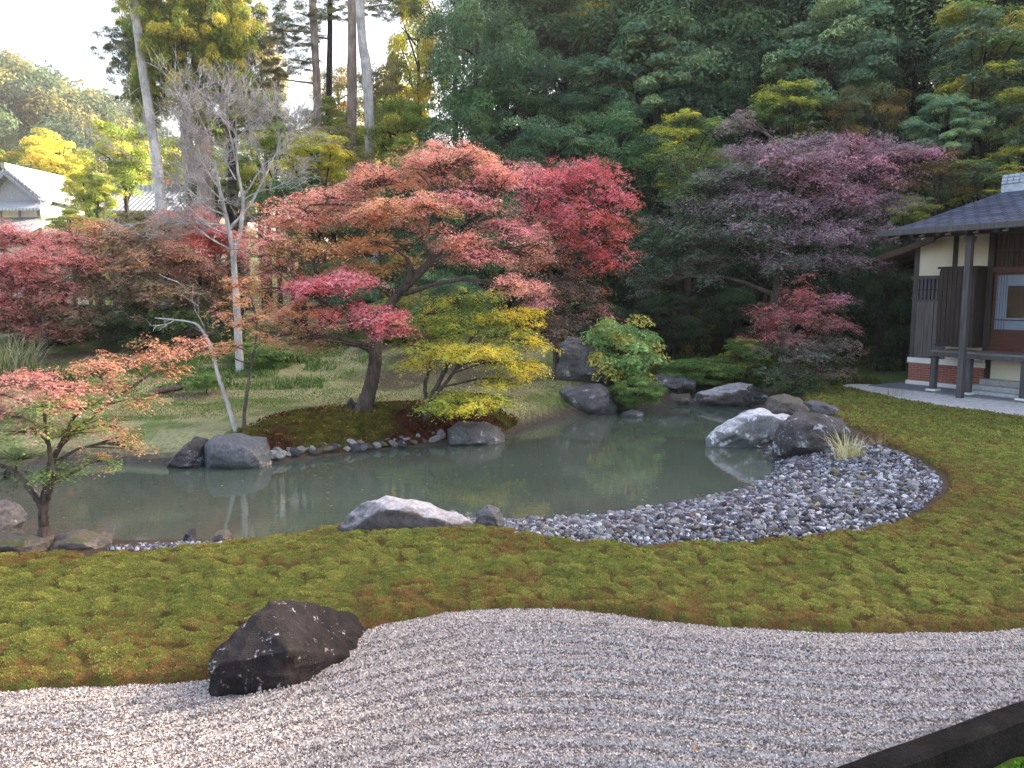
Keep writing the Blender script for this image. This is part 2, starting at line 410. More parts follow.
rp.color_ramp.elements[0].color = (.12, .11, .115, 1); rp.color_ramp.elements[1].color = (.45, .43, .43, 1)
principled(n, out, rp.outputs[0], .9, bump(n, vo.outputs['Distance'], -.8, .01), .2)
build('gravel_court', [(np.stack([cx_, cy_, cz_], 1), cf_, None)], M_court, smooth=True, kind='structure')

OCT_V = np.array([(1, 0, 0), (-1, 0, 0), (0, 1, 0), (0, -1, 0), (0, 0, 1), (0, 0, -1)], float)
OCT_F = np.array([(0, 2, 4), (2, 1, 4), (1, 3, 4), (3, 0, 4)])      # upper half only; the rest is buried
OCT_FULL = np.array([(0, 2, 4), (2, 1, 4), (1, 3, 4), (3, 0, 4), (2, 0, 5), (1, 2, 5), (3, 1, 5), (0, 3, 5)])
def rand_rot(r, n, tilt=.5):
    a = r.uniform(0, 2 * math.pi, n); b = r.normal(0, tilt, n); c = r.normal(0, tilt, n)
    ca, sa, cb, sb, cc, sc = np.cos(a), np.sin(a), np.cos(b), np.sin(b), np.cos(c), np.sin(c)
    Rz = np.zeros((n, 3, 3)); Rz[:, 0, 0] = ca; Rz[:, 0, 1] = -sa; Rz[:, 1, 0] = sa; Rz[:, 1, 1] = ca; Rz[:, 2, 2] = 1
    Rx = np.zeros((n, 3, 3)); Rx[:, 0, 0] = 1; Rx[:, 1, 1] = cb; Rx[:, 1, 2] = -sb; Rx[:, 2, 1] = sb; Rx[:, 2, 2] = cb
    Ry = np.zeros((n, 3, 3)); Ry[:, 0, 0] = cc; Ry[:, 0, 2] = sc; Ry[:, 1, 1] = 1; Ry[:, 2, 0] = -sc; Ry[:, 2, 2] = cc
    return Rz @ Rx @ Ry
def inst(P, R, S, V, Fc, C):
    n = len(P); k = len(V)
    VV = np.einsum('nij,nkj->nki', R, V[None] * S[:, None, :]) + P[:, None, :]
    FF = (Fc[None] + (np.arange(n) * k)[:, None, None]).reshape(-1, Fc.shape[1])
    return VV.reshape(-1, 3), FF, np.repeat(C, len(Fc), 0)
M_stone, n, out = newmat('small_stones'); principled(n, out, attr(n), .75, None, .35)
p, s, r = scatter_in([(-3.6, 2.3), (K0[0] - kd[0] * 2, K0[1] - kd[1] * 2), tuple(K1 + kd * .8), (5, 5.2), (-4.5, 5.2)], 15000, 11)
m_ = (sdpoly(p[:, 0], p[:, 1], MOSS) < .05) & (((p[:, 0] - K0[0]) * kn[0] + (p[:, 1] - K0[1]) * kn[1]) < -.005); p = p[m_]
n_ = len(p); S = r.uniform(.0034, .0072, (n_, 1)) * r.uniform(.6, 1.2, (n_, 3)) * np.array([1.15, 1, .8])
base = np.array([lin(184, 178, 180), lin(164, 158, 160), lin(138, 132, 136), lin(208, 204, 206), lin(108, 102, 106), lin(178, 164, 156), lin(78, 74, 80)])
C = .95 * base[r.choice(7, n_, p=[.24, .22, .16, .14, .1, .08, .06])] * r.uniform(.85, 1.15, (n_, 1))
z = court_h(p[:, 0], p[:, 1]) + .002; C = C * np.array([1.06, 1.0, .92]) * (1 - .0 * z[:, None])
rel = (court_h(p[:, 0], p[:, 1]) - H(p[:, 0], p[:, 1])) ; lo_ = (rel < .012) & (r.uniform(0, 1, n_) < .62); C[lo_] = base[4] * np.array([.8, .76, .7])  # stones low in the furrows coloured darker, painting in shade between the rake ridges
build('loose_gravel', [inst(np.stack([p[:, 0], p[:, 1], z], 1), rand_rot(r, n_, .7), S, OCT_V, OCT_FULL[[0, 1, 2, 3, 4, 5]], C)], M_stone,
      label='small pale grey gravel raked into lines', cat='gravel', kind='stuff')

# ------------------------------------------------------------------ moss bed
def moss_h(x, y, s):
    wx = x + .03 * vn2(x, y, .07, 2); wy = y + .03 * vn2(x, y, .08, 7)
    w1, id1 = worley(wx, wy, .10, 5); w2, _ = worley(x, y, .045, 9)
    d = np.clip(1 - w1 ** 2 * 1.9, 0, 1) ** .5; near = 1 - .5 * sstep(6.0, 9, y)
    patch = sstep(.25, .6, fbm2(x, y, .9, 21)); big, idb = worley(wx + .1 * vn2(x, y, .2, 3), wy, .32, 15); bd = np.clip(1 - big ** 2 * 1.6, 0, 1)
    h = .012 + near * (.034 * d * (.5 + .5 * id1) + .040 * bd * (.4 + .6 * idb) + .008 * np.clip(1 - w2, 0, 1)) + .03 * fbm2(x, y, 1.2, 6)
    fall = sstep(-.05, .06, s)
    return h * fall - .045 * (1 - fall), d * (.45 + .55 * bd), id1, patch
def moss_col(x, y, s, d, id1):
    A = fbm2(x, y, .7, 41); Bn = fbm2(x, y, .16, 42); Cn = vn2(x, y, .02, 43); L = fbm2(x, y, 2.2, 44)
    green = lin(128, 134, 66); dark = lin(108, 116, 58); yel = lin(150, 150, 80); brown = lin(116, 86, 58); red = lin(122, 76, 54)
    t = sstep(.25, .75, id1 * .3 + Bn * .7)[:, None]; c = dark * (1 - t) + green * t
    t = (sstep(.4, .75, L * .55 + id1 * .2 + Bn * .25) * .8)[:, None]; c = c * (1 - t) + yel * t
    edge = np.exp(-np.clip(s, 0, 9) / .35) * (1 + .5 * sstep(6.5, 5, y))
    bz = sstep(.44, .66, A * .30 + ((id1 * 7.31) % 1) * .20 + Cn * .30 + (Bn - .5) * .35 + .09 + .17 * edge - .2 * (L - .5) - .26 * (d - .45) - .06)
    t = (bz * .75)[:, None]; c = c * (1 - t) + (brown * (1 - Cn[:, None]) + red * Cn[:, None]) * t
    return c * (.96 + .56 * Cn[:, None])
mx_, my_, mf_ = gridmesh(np.concatenate([np.arange(-6.5, -4.5, .03), np.arange(-4.5, 5.5, .02), np.arange(5.5, 11.5, .03)]), np.concatenate([np.arange(3.2, 7, .02), np.arange(7, 9, .03), np.arange(9, 17.5, .06)]),
                         lambda x, y: (sdpoly(x, y, MOSS) > -.03) & (np.abs(x) < y * .75 + 1.5))
ms = sdpoly(mx_, my_, MOSS); mh, md, mi, mpch = moss_h(mx_, my_, ms); mz = H(mx_, my_) + mh
dd = sstep(.05, .35, md)[:, None]; mc = moss_col(mx_, my_, ms, md, mi) * .62 * dd + lin(96, 84, 48) * (1 - dd)
M_moss = attr_ground_mat('moss_cushion', 60, .6, (.6, 1.2))
build('moss_bed', [(np.stack([mx_, my_, mz], 1), mf_, mc[mf_[:, 0]])], M_moss, smooth=True, kind='structure')
# upright moss shoots: three little blades each
def blades(n, r, k=3):
    V = np.zeros((n, k, 3, 3)); a = r.uniform(0, 2 * math.pi, (n, k)); til = r.uniform(.25, .9, (n, k))
    dx, dy = np.cos(a), np.sin(a)
    V[:, :, 2, 0] = dx * til; V[:, :, 2, 1] = dy * til; V[:, :, 2, 2] = 1
    V[:, :, 0, 0] = -dy * .34; V[:, :, 0, 1] = dx * .34; V[:, :, 1, 0] = dy * .34; V[:, :, 1, 1] = -dx * .34
    return V
parts = []
for (y0, y1, dens, sz) in ((3.3, 5.6, 11000, .0095), (5.6, 7.2, 6500, .012), (7.2, 10, 2600, .017), (10, 17, 800, .027)):
    p, s, r = scatter_in(MOSS, dens, int(y0 * 10)); m_ = (p[:, 1] >= y0) & (p[:, 1] < y1); p = p[m_]; s = s[m_]
    h, d, i1, pt = moss_h(p[:, 0], p[:, 1], s); keep = r.uniform(0, 1, len(p)) < (.18 + 1.1 * d); keep &= h > 0
    p, s, h, d, i1 = p[keep], s[keep], h[keep], d[keep], i1[keep]; n_ = len(p)
    B3 = blades(n_, r); sc = sz * r.uniform(.6, 1.3, n_)
    V = B3 * sc[:, None, None, None]; P0 = np.stack([p[:, 0], p[:, 1], H(p[:, 0], p[:, 1]) + h - .004], 1); V = V + P0[:, None, None, :]
    C = moss_col(p[:, 0], p[:, 1], s, d, i1) * r.uniform(.8, 1.35, (n_, 1))
    parts.append((V.reshape(-1, 3), np.arange(n_ * 9).reshape(-1, 3), np.repeat(C, 3, 0)))
build('moss', parts, leaf_mat('moss_shoots', .25, .15, 0), label='springy green and rust moss growing in cushions', cat='moss', kind='stuff')

# brown moss mound under the main maple, and the gravel path
def overlay(name, poly, xs, ys, thick, w, mat, col, kind='structure'):
    x, y, f = gridmesh(xs, ys, lambda x, y: sdpoly(x, y, poly) > -.1); s = sdpoly(x, y, poly); fl = sstep(0, w, s + .02 * (vn2(x, y, .2, 3) - .5))
    z = H(x, y) + thick * fl - .03 * (1 - fl)
    return build(name, [(np.stack([x, y, z], 1), f, col(x, y, s)[f[:, 0]])], mat, smooth=True, kind=kind)
def brown_col(x, y, s):
    a = fbm2(x, y, .8, 61)[:, None]; b = vn2(x, y, .08, 62)[:, None]; t = sstep(.4, .65, a)
    return (lin(74, 44, 32) * (1 - t) + lin(84, 82, 36) * t) * (.6 + .8 * b)
overlay('mound_moss', BROWN, np.arange(-6, 1, .05), np.arange(10.5, 16, .05), .045, .1, M_moss, brown_col)
p, s, r = scatter_in(BROWN, 900, 64); p = p[sdpoly(p[:, 0], p[:, 1], POND) < -.12]; s = sdpoly(p[:, 0], p[:, 1], BROWN); n_ = len(p); B3 = blades(n_, r) * (.032 * r.uniform(.5, 1.3, n_))[:, None, None, None]
B3 = B3 + np.stack([p[:, 0], p[:, 1], H(p[:, 0], p[:, 1]) + .04], 1)[:, None, None, :]
build('mound_moss_shoots', [(B3.reshape(-1, 3), np.arange(n_ * 9).reshape(-1, 3), np.repeat(brown_col(p[:, 0], p[:, 1], s) * 1.35 * r.uniform(.7, 1.4, (n_, 1)), 3, 0))], leaf_mat('mound_moss', .2, .1, 0), label='brown and olive moss carpeting the mound under the salmon maple', cat='moss', kind='stuff')
M_path = attr_ground_mat('path_gravel', 70, .6, (.75, 1.15))
overlay('gravel_path', PATH, np.arange(4, 14, .08), np.arange(9, 19, .08), .02, .15, M_path, lambda x, y, s: 1.5 * lin(206, 200, 198) * (.8 + .35 * vn2(x, y, .06, 5)[:, None]))

# ------------------------------------------------------------------ rocks
def fib_sphere_hull(pts): return pts
def rock(name, label, front, Y, thick, mat, seed, group=None, cat='rock', vox=None, noise=.05, sink=.12, seat=True, fwd=True):
    """front: the outline seen by the camera, its points laid at depth Y; thickness built round it"""
    if seat:
        yb = max(q[1] for q in front); xm = sum(q[0] for q in front) / len(front) if fwd else [q[0] for q in front if q[1] == yb][0]; z = -.05
        for _ in range(30):
            q = G(xm, yb, z); z = .6 * z + .4 * max(H1(q[0], q[1]), -.30)
        Y = q[1] + (thick * .3 if fwd else -.01)
    r = np.random.default_rng(seed); P = np.array([W(f_[0], f_[1], Y + (f_[2] if len(f_) > 2 else 0)) for f_ in front]); c = P.mean(0); pts = []
    zmin = P[:, 2].min()
    for p in P:
        pts.append(p)
        for sgn in ((-1, 1) if fwd else (1, .5)):
            k = r.uniform(.45, .8); q = c + (p - c) * k; q[1] += sgn * thick * r.uniform(.38, .55)
            q[2] = min(q[2], P[:, 2].max() - .06 * thick); pts.append(q)
        if p[2] < c[2]:
            q = p.copy(); q[2] = zmin - sink; pts.append(q)
    b = np.array([c[0], c[1], zmin - sink]); pts.append(b)
    pts = np.array(pts); org = np.array([c[0], c[1], zmin]); pts -= org
    bm = bmesh.new(); [bm.verts.new(p) for p in pts]
    rr = bmesh.ops.convex_hull(bm, input=bm.verts); dele = list({e for e in rr['geom_interior'] + rr['geom_unused'] if isinstance(e, bmesh.types.BMVert) and e.is_valid})
    bmesh.ops.delete(bm, geom=dele, context='VERTS')
    me = bpy.data.meshes.new(name); bm.to_mesh(me); bm.free(); o = bpy.data.objects.new(name, me); COL.objects.link(o)
    pts[:, 0] *= 1.05; size = np.ptp(pts, axis=0).max(); md_ = o.modifiers.new('r', 'REMESH'); md_.mode = 'VOXEL'; md_.voxel_size = (vox * .8 if vox else size / 64)
    sm = o.modifiers.new('s', 'SMOOTH'); sm.factor = .5; sm.iterations = 2
    dg = bpy.context.evaluated_depsgraph_get(); dg.update(); me2 = bpy.data.meshes.new_from_object(o.evaluated_get(dg)); o.modifiers.clear(); o.data = me2
    me2.name = name
    nv = len(me2.vertices); V = np.zeros(nv * 3, np.float32); me2.vertices.foreach_get('co', V); V = V.reshape(-1, 3)
    Nn = np.zeros(nv * 3, np.float32); me2.vertices.foreach_get('normal', Nn); Nn = Nn.reshape(-1, 3)
    q = V + seed * 7.3
    a = fbm3(q, size * .35, seed, 4) - .5; rid = np.abs(fbm3(q * np.array([1, 1, 1.8]), size * .22, seed + 9, 3) - .5)
    fine = fbm3(q, size * .08, seed + 3, 3) - .5
    V += Nn * (size * (noise * (a * 2.2 - rid * 2.4) + .014 * fine))[:, None]
    me2.vertices.foreach_set('co', V.ravel().astype(np.float32)); me2.update()
    me2.polygons.foreach_set('use_smooth', np.ones(len(me2.polygons), bool))
    me2.materials.clear(); me2.materials.append(mat); o.location = org
    return tag(o, label=label, cat=cat, group=group)
a3 = np.array
MR_black = rock_mat('black_rock', a3((.011, .009, .011)), a3((.042, .034, .038)), a3((.36, .36, .4)), .595, 9, .75, None, .2)
MR_grey = rock_mat('grey_rock', a3((.07, .068, .075)), a3((.22, .215, .235)), a3((.42, .43, .46)), .6, 2.4)
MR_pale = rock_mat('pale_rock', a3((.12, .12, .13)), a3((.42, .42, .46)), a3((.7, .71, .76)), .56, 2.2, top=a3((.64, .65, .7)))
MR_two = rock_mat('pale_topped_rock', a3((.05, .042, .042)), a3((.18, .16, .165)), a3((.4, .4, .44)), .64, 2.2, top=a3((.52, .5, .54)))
MR_brown = rock_mat('brown_rock', a3((.09, .075, .07)), a3((.25, .21, .19)), a3((.3, .3, .28)), .62, 2.4, moss=a3((.07, .08, .02)))
MR_blue = rock_mat('blue_grey_rock', a3((.08, .085, .10)), a3((.2, .215, .245)), a3((.45, .42, .4)), .62, 2.0)
MR_dark = rock_mat('dark_rock', a3((.035, .032, .036)), a3((.13, .12, .13)), a3((.3, .34, .38)), .58, 2.6)

rock('rock', 'black rock with white lichen specks between moss and raked gravel', [(206, 668, -.02), (288, 650, .0), (210, 654, .06), (238, 630, .16), (254, 611, .26), (270, 602, .34), (300, 603, .48), (340, 607, .70), (362, 615, .82), (368, 632, .74), (350, 655, .42), (312, 673, .20), (280, 688, .05), (248, 698, 0), (212, 692, 0)], 4.02, .34, MR_black, 3, vox=.012, noise=.03, fwd=False)
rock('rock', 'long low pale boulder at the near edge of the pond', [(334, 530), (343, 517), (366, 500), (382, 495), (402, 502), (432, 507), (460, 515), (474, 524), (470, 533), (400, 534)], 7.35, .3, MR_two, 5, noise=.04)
rock('rock', 'small upright grey rock beside the long pale boulder', [(473, 527), (478, 512), (488, 504), (499, 508), (505, 520), (503, 530)], 7.4, .2, MR_grey, 6)
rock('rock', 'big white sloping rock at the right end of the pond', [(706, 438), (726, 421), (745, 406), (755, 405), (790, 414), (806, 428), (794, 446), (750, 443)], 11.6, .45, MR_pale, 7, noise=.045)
rock('rock', 'dark blocky rock with a pale face right of the white rock', [(770, 447), (778, 424), (795, 412), (822, 414), (842, 420), (852, 432), (846, 446), (812, 454)], 11.0, .6, MR_dark, 8, noise=.04)
rock('rock', 'rounded brown rock behind the white rock', [(762, 412), (770, 398), (785, 393), (800, 398), (812, 410), (800, 416)], 13.2, .6, MR_brown, 9)
rock('rock', 'grey rock right of the brown rock near the low red maple', [(800, 414), (803, 402), (820, 400), (838, 407), (842, 416)], 12.8, .5, MR_grey, 10)
rock('rock', 'blue-grey smooth boulder on the left far bank', [(203, 468), (203, 445), (215, 435), (240, 433), (265, 440), (271, 452), (266, 461), (240, 466)], 10.25, .8, MR_blue, 11, noise=.025)
rock('rock', 'brown angular rock left of the blue-grey boulder', [(166, 464), (180, 452), (195, 437), (207, 439), (210, 460), (190, 467)], 10.35, .6, MR_dark, 12)
rock('rock', 'grey rock under the yellow maple on the far bank', [(443, 444), (446, 428), (458, 420), (485, 420), (502, 426), (507, 434), (490, 444)], 11.6, .6, MR_grey, 13)
rock('rock', 'angular grey block left of the round green shrub', [(558, 392), (566, 386), (600, 383), (610, 389), (617, 408), (590, 412), (570, 411)], 14.6, .8, MR_grey, 14, noise=.025)
rock('rock', 'flat grey slab behind the green shrub', [(648, 385), (655, 375), (680, 373), (697, 380), (696, 388), (670, 390)], 16.6, .9, MR_grey, 15)
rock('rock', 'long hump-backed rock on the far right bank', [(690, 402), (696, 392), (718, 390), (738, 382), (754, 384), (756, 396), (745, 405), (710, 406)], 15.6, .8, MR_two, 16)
rock('rock', 'small half-sunk rock between the shrub and the hump-backed rock', [(664, 400), (672, 393), (690, 394), (694, 402)], 15.9, .5, MR_brown, 17)
rock('rock', 'low stone poking from the water below the shrub', [(622, 413), (632, 409), (645, 412), (643, 417)], 14.4, .3, MR_grey, 18)
rock('rock', 'grey boulder at the left edge of the near shore', [(48, 547), (52, 536), (75, 532), (100, 534), (113, 542), (110, 549)], 6.65, .35, MR_brown, 19)
rock('rock', 'purple-grey boulder at the far left of the pond', [(-30, 540), (-20, 505), (5, 500), (25, 520), (20, 540)], 7.5, .5, MR_grey, 20)
rock('rock', 'flat stone behind the young maple trunk at the left', [(-40, 552), (-20, 537), (30, 535), (50, 540), (48, 550)], 6.8, .4, MR_brown, 21)
rock('rock', 'small dark stone on the left shore among pebbles', [(488, 0)] and [(182, 541), (186, 530), (196, 527), (197, 540)], 7.5, .15, MR_dark, 22)
rock('rock', 'cream stone on the left shore among pebbles', [(213, 541), (216, 531), (226, 529), (233, 536), (231, 542)], 7.45, .18, MR_brown, 23)
rock('rock', 'small dark upright stone beside the main maple trunk', [(345, 410), (347, 401), (351, 397), (356, 404), (358, 411)], 13.0, .2, MR_dark, 24)
rock('rock', 'small dark stone at the tip of the long pale boulder', [(316, 536), (318, 530), (330, 527), (338, 533)], 7.4, .15, MR_dark, 25)
rock('rock', 'mauve outcrop above the block left of the shrub', [(552, 372), (556, 345), (570, 335), (600, 345), (610, 375), (590, 382)], 17.6, 1.0, MR_grey, 26, noise=.06)
rock('rock', 'dark outcrop stepping down behind the yellow maple', [(575, 383), (580, 368), (600, 364), (640, 372), (650, 384)], 17.0, 1.0, MR_dark, 27, noise=.06)
rock('rock', 'low dark boulder left of the brown rock', [(742, 396), (748, 385), (760, 388), (770, 397), (765, 404)], 14.6, .5, MR_dark, 29)
rock('rock', 'mossy stones under the low red maple', [(850, 400), (852, 392), (866, 390), (872, 398)], 14.0, .3, MR_brown, 30) if False else None

# ------------------------------------------------------------------ cobbles
def cobble_mesh(seed, mat, bright):
    r = np.random.default_rng(seed); bm = bmesh.new(); bmesh.ops.create_icosphere(bm, subdivisions=2, radius=1)
    V = np.array([v.co[:] for v in bm.verts]); Fc = np.array([[v.index for v in f.verts] for f in bm.faces]); bm.free()
    pl = r.normal(0, 1, (9, 3)); pl /= np.linalg.norm(pl, axis=1)[:, None]; d = r.uniform(.42, .85, 9)
    dots = V @ pl.T; k = np.where(dots > .05, d / np.maximum(dots, .05), 9).min(1); V = V * np.minimum(k, 1.0)[:, None]
    V = V * np.array([1, r.uniform(.65, .95), r.uniform(.5, .75)])
    return V, Fc
cob_base = np.array([lin(112, 114, 128), lin(78, 78, 90), lin(158, 160, 168), lin(66, 64, 72), lin(178, 180, 186), lin(98, 88, 88), lin(128, 126, 108)])
cob_p = [.27, .22, .16, .14, .08, .08, .05]
M_cob = rock_mat('cobble_stone', a3((.5, .5, .5)), a3((1, 1, 1)), None, .6, 1.2, .65)
nn = M_cob.node_tree; pb = [x for x in nn.nodes if x.type == 'BSDF_PRINCIPLED'][0]; lk = pb.inputs['Base Color'].links[0]; src = lk.from_socket
mm_ = mul(nn, attr(nn), src); nn.links.new(mm_, pb.inputs['Base Color'])
cvar = []
for i in range(22):
    V, Fc = cobble_mesh(100 + i, None, 1); c = cob_base[np.random.default_rng(i).choice(7, p=cob_p)]
    cvar.append((V, Fc, c, mesh_data('cobble', [(V, Fc, np.tile(c, (len(Fc), 1)))], M_cob, False)))
BEACH2 = [tuple(q) for q in (np.array(BEACH) - np.mean(BEACH, 0)) * 1.05 + np.mean(BEACH, 0) + np.array([-.10, .06])]
p, s, r = scatter_in(BEACH2, 1300, 31)
rad = r.gamma(1.6, .0062, len(p)) + .012; rad = np.minimum(rad, .07) * (1 - .3 * sstep(.0, .2, -s + .2))
zz = H(p[:, 0], p[:, 1]); scr = rad / p[:, 1]; order = np.argsort(-scr)
# greedy thinning so that stones touch rather than share a place
keep = []; cell = {}; CS = .14
for i in order:
    k = (int(p[i, 0] / CS), int(p[i, 1] / CS)); ok = True
    for dx in (-1, 0, 1):
        for dy in (-1, 0, 1):
            for j in cell.get((k[0] + dx, k[1] + dy), ()):
                if (p[i, 0] - p[j, 0]) ** 2 + (p[i, 1] - p[j, 1]) ** 2 < (.62 * (rad[i] + rad[j])) ** 2: ok = False; break
            if not ok: break
        if not ok: break
    if ok: keep.append(i); cell.setdefault(k, []).append(i)
parts = []
for q, i in enumerate(keep):
    V, Fc, c, me = cvar[r.integers(22)]; sc = rad[i] * 1.12; z0 = zz[i] + sc * .28 + .004
    if q < 290:
        o = bpy.data.objects.new('cobble', me); COL.objects.link(o); o.location = (p[i, 0], p[i, 1], z0); o.scale = (sc, sc, sc)
        o.rotation_euler = (r.normal(0, .3), r.normal(0, .3), r.uniform(0, 6.28))
        tag(o, label='blue-grey cobble lying among others on the stony beach of the pond', cat='cobble', group='cobbles on the pond beach')
    else:
        R = rand_rot(r, 1, .3)[0]; cc = cob_base[r.choice(7, p=cob_p)] * r.uniform(.8, 1.15)
        parts.append(((V * sc) @ R.T + np.array([p[i, 0], p[i, 1], z0]), Fc, np.tile(cc, (len(Fc), 1))))
# smaller chippings between them, and on the left shore
for poly, dens, lo, hi, sd in ((BEACH, 700, .010, .026, 5), (chaikin(G2([(105, 551), (110, 541), (180, 536), (260, 534), (330, 534), (300, 542), (240, 546), (180, 551)], -.1), 1), 900, .012, .035, 6)):
    p2, s2, r2 = scatter_in(poly, dens, sd); n_ = len(p2); S = r2.uniform(lo, hi, (n_, 1)) * r2.uniform(.6, 1.1, (n_, 3))
    V, Fc = OCT_V, OCT_FULL
    parts.append(inst(np.stack([p2[:, 0], p2[:, 1], H(p2[:, 0], p2[:, 1]) + S[:, 2] * .3 + .003], 1), rand_rot(r2, n_, .5), S, V, Fc, cob_base[r2.choice(7, n_, p=cob_p)] * r2.uniform(.8, 1.3, (n_, 1))))
build('shore_pebbles', parts, M_stone, label='small blue-grey pebbles and chippings heaped along the pond shore', cat='pebbles', kind='stuff')
# edging stones along the foot of the mound
r = np.random.default_rng(44); ed = smooth_path([(270, 456, 0), (300, 453, 0), (345, 448, 0), (385, 445, 0), (420, 441, 0), (444, 436, 0)], 8)
L = np.concatenate([[0], np.cumsum(np.hypot(*np.diff(ed[:, :2], axis=0).T))]); tpos = 0
while tpos < L[-1]:
    for row in (0, 1):
        px = np.interp(tpos, L, ed[:, 0]) + r.normal(0, 1.5); py = np.interp(tpos, L, ed[:, 1]) - row * 4.5 + r.normal(0, .8)
        g = hit(px, py + 2); i = r.integers(22); sc = r.uniform(.06, .115) * (1 - .2 * row)
        o = bpy.data.objects.new('edging_stone', cvar[i][3]); COL.objects.link(o); o.location = (g[0], g[1], max(H1(g[0], g[1]), -.31) + sc * .35); o.scale = (sc * 1.2, sc, sc)
        o.rotation_euler = (r.normal(0, .3), r.normal(0, .3), r.uniform(0, 6.28))
        tag(o, label='fist-sized pale edging stone at the waterline below the maple mound', cat='stone', group='stones edging the maple mound')
    tpos += r.uniform(6.5, 9.5)

# ------------------------------------------------------------------ kerb at the lower right
ang = math.atan2(kd[1], kd[0]); kroot = K0 - kd * 3.2
r = np.random.default_rng(3); Ln = 9.0; nS = 90; prof = [(-.0, -.30), (0.0, .052), (.018, .068), (.10, .066), (.118, .05), (.125, -.35)]
V = []
for i in range(nS + 1):
    t = Ln * i / nS; wv = .006 * (vn2(np.array([t]), np.array([0.]), .25, 3)[0] - .5)
    for u, zz_ in prof: V.append((t, -(u + wv) if True else 0, zz_ + .008 * (vn2(np.array([t]), np.array([u * 5]), .12, 5)[0] - .5) * (zz_ > 0)))
V = np.array(V); k = len(prof); Fc = [(i * k + j, (i + 1) * k + j, (i + 1) * k + j + 1, i * k + j + 1) for i in range(nS) for j in range(k - 1)]
sgn = -1 if (np.array([math.sin(ang), -math.cos(ang)]) @ kn) > 0 else 1
V[:, 1] *= 1 if sgn == -1 else -1
kb = build('stone_kerb', [(V, np.array(Fc), None)], rock_mat('kerb_stone', a3((.006, .006, .007)), a3((.022, .021, .023)), a3((.04, .05, .035)), .62, 5, .9, None, .08), smooth=False,
           label='dark weathered stone kerb edging the gravel at the lower right', cat='kerb')
kb.location = (kroot[0], kroot[1], 0); kb.rotation_euler = (0, 0, ang)
# moss in the ditch beyond the kerb
dp, ds_, r = scatter_in([tuple(K0 + kn * .16 - kd * 1), tuple(K1 + kn * .16 + kd * 1), tuple(K1 + kn * 2 + kd * 1), tuple(K0 + kn * 2 - kd * 1)], 5000, 8)
if len(dp):
    tt, uu = np.meshgrid(np.arange(-1, 6, .05), np.arange(.10, 2.2, .05)); px_ = K0[0] + kd[0] * tt.ravel() + kn[0] * uu.ravel(); py_ = K0[1] + kd[1] * tt.ravel() + kn[1] * uu.ravel()
    ii = np.arange(tt.size).reshape(tt.shape); ff = np.stack([ii[:-1, :-1], ii[:-1, 1:], ii[1:, 1:], ii[1:, :-1]], -1).reshape(-1, 4)
    build('ditch_floor', [(np.stack([px_, py_, -.13 + .03 * vn2(px_, py_, .12, 4)], 1), ff, np.tile(lin(84, 120, 44), (len(ff), 1)))], M_moss, smooth=True, kind='structure')
    n_ = len(dp); B3 = blades(n_, r) * (.02 * r.uniform(.6, 1.3, n_))[:, None, None, None]; P0 = np.stack([dp[:, 0], dp[:, 1], -.125 + .03 * vn2(dp[:, 0], dp[:, 1], .12, 4)], 1)
    B3 = B3 + P0[:, None, None, :]
    build('ditch_moss', [(B3.reshape(-1, 3), np.arange(n_ * 9).reshape(-1, 3), np.repeat(lin(96, 150, 44) * r.uniform(.7, 1.3, (n_, 1)), 3, 0))], leaf_mat('ditch_moss', .2, .1, 0),
          label='green moss in the ditch beyond the dark kerb', cat='moss', kind='stuff')


# ------------------------------------------------------------------ foliage tools
def lobes(angs, lens, wb):
    V = []; Fc = []
    for i, (a, l) in enumerate(zip(angs, lens)):
        a = math.radians(a); d = np.array([math.sin(a), math.cos(a)]); q = np.array([d[1], -d[0]])
        for p in (-d * .06 + q * wb, -d * .06 - q * wb, d * l): V.append((p[0], p[1], -.10 * (p @ p)))
        Fc.append((3 * i, 3 * i + 1, 3 * i + 2))
    return np.array(V), np.array(Fc)
T_KITE = (np.array([(0, -.5, 0), (.3, .05, .07), (0, .55, 0), (-.3, .05, .07)]), np.array([(0, 1, 2, 3)]))
T_STAR3 = lobes((-68, 0, 68), (.5, .62, .5), .13)
T_STAR5 = lobes((-115, -57, 0, 57, 115), (.4, .56, .64, .56, .4), .11)
T_LONG = (np.array([(0, -.6, 0), (.13, 0, .03), (0, .7, -.05), (-.13, 0, .03)]), np.array([(0, 1, 2, 3)]))
def leaves(P, Nrm, S, C, T, r):
    n = len(P); Nrm = Nrm / (np.linalg.norm(Nrm, axis=1)[:, None] + 1e-9)
    R = r.normal(0, 1, (n, 3)); T1 = np.cross(Nrm, R); T1 /= np.linalg.norm(T1, axis=1)[:, None] + 1e-9; T2 = np.cross(Nrm, T1)
    V, Fc = T; k = len(V)
    VV = P[:, None] + S[:, None, None] * (V[None, :, 0:1] * T1[:, None] + V[None, :, 1:2] * T2[:, None] + V[None, :, 2:3] * Nrm[:, None])
    FF = (Fc[None] + (np.arange(n) * k)[:, None, None]).reshape(-1, Fc.shape[1])
    return VV.reshape(-1, 3), FF, np.repeat(C, len(Fc), 0)
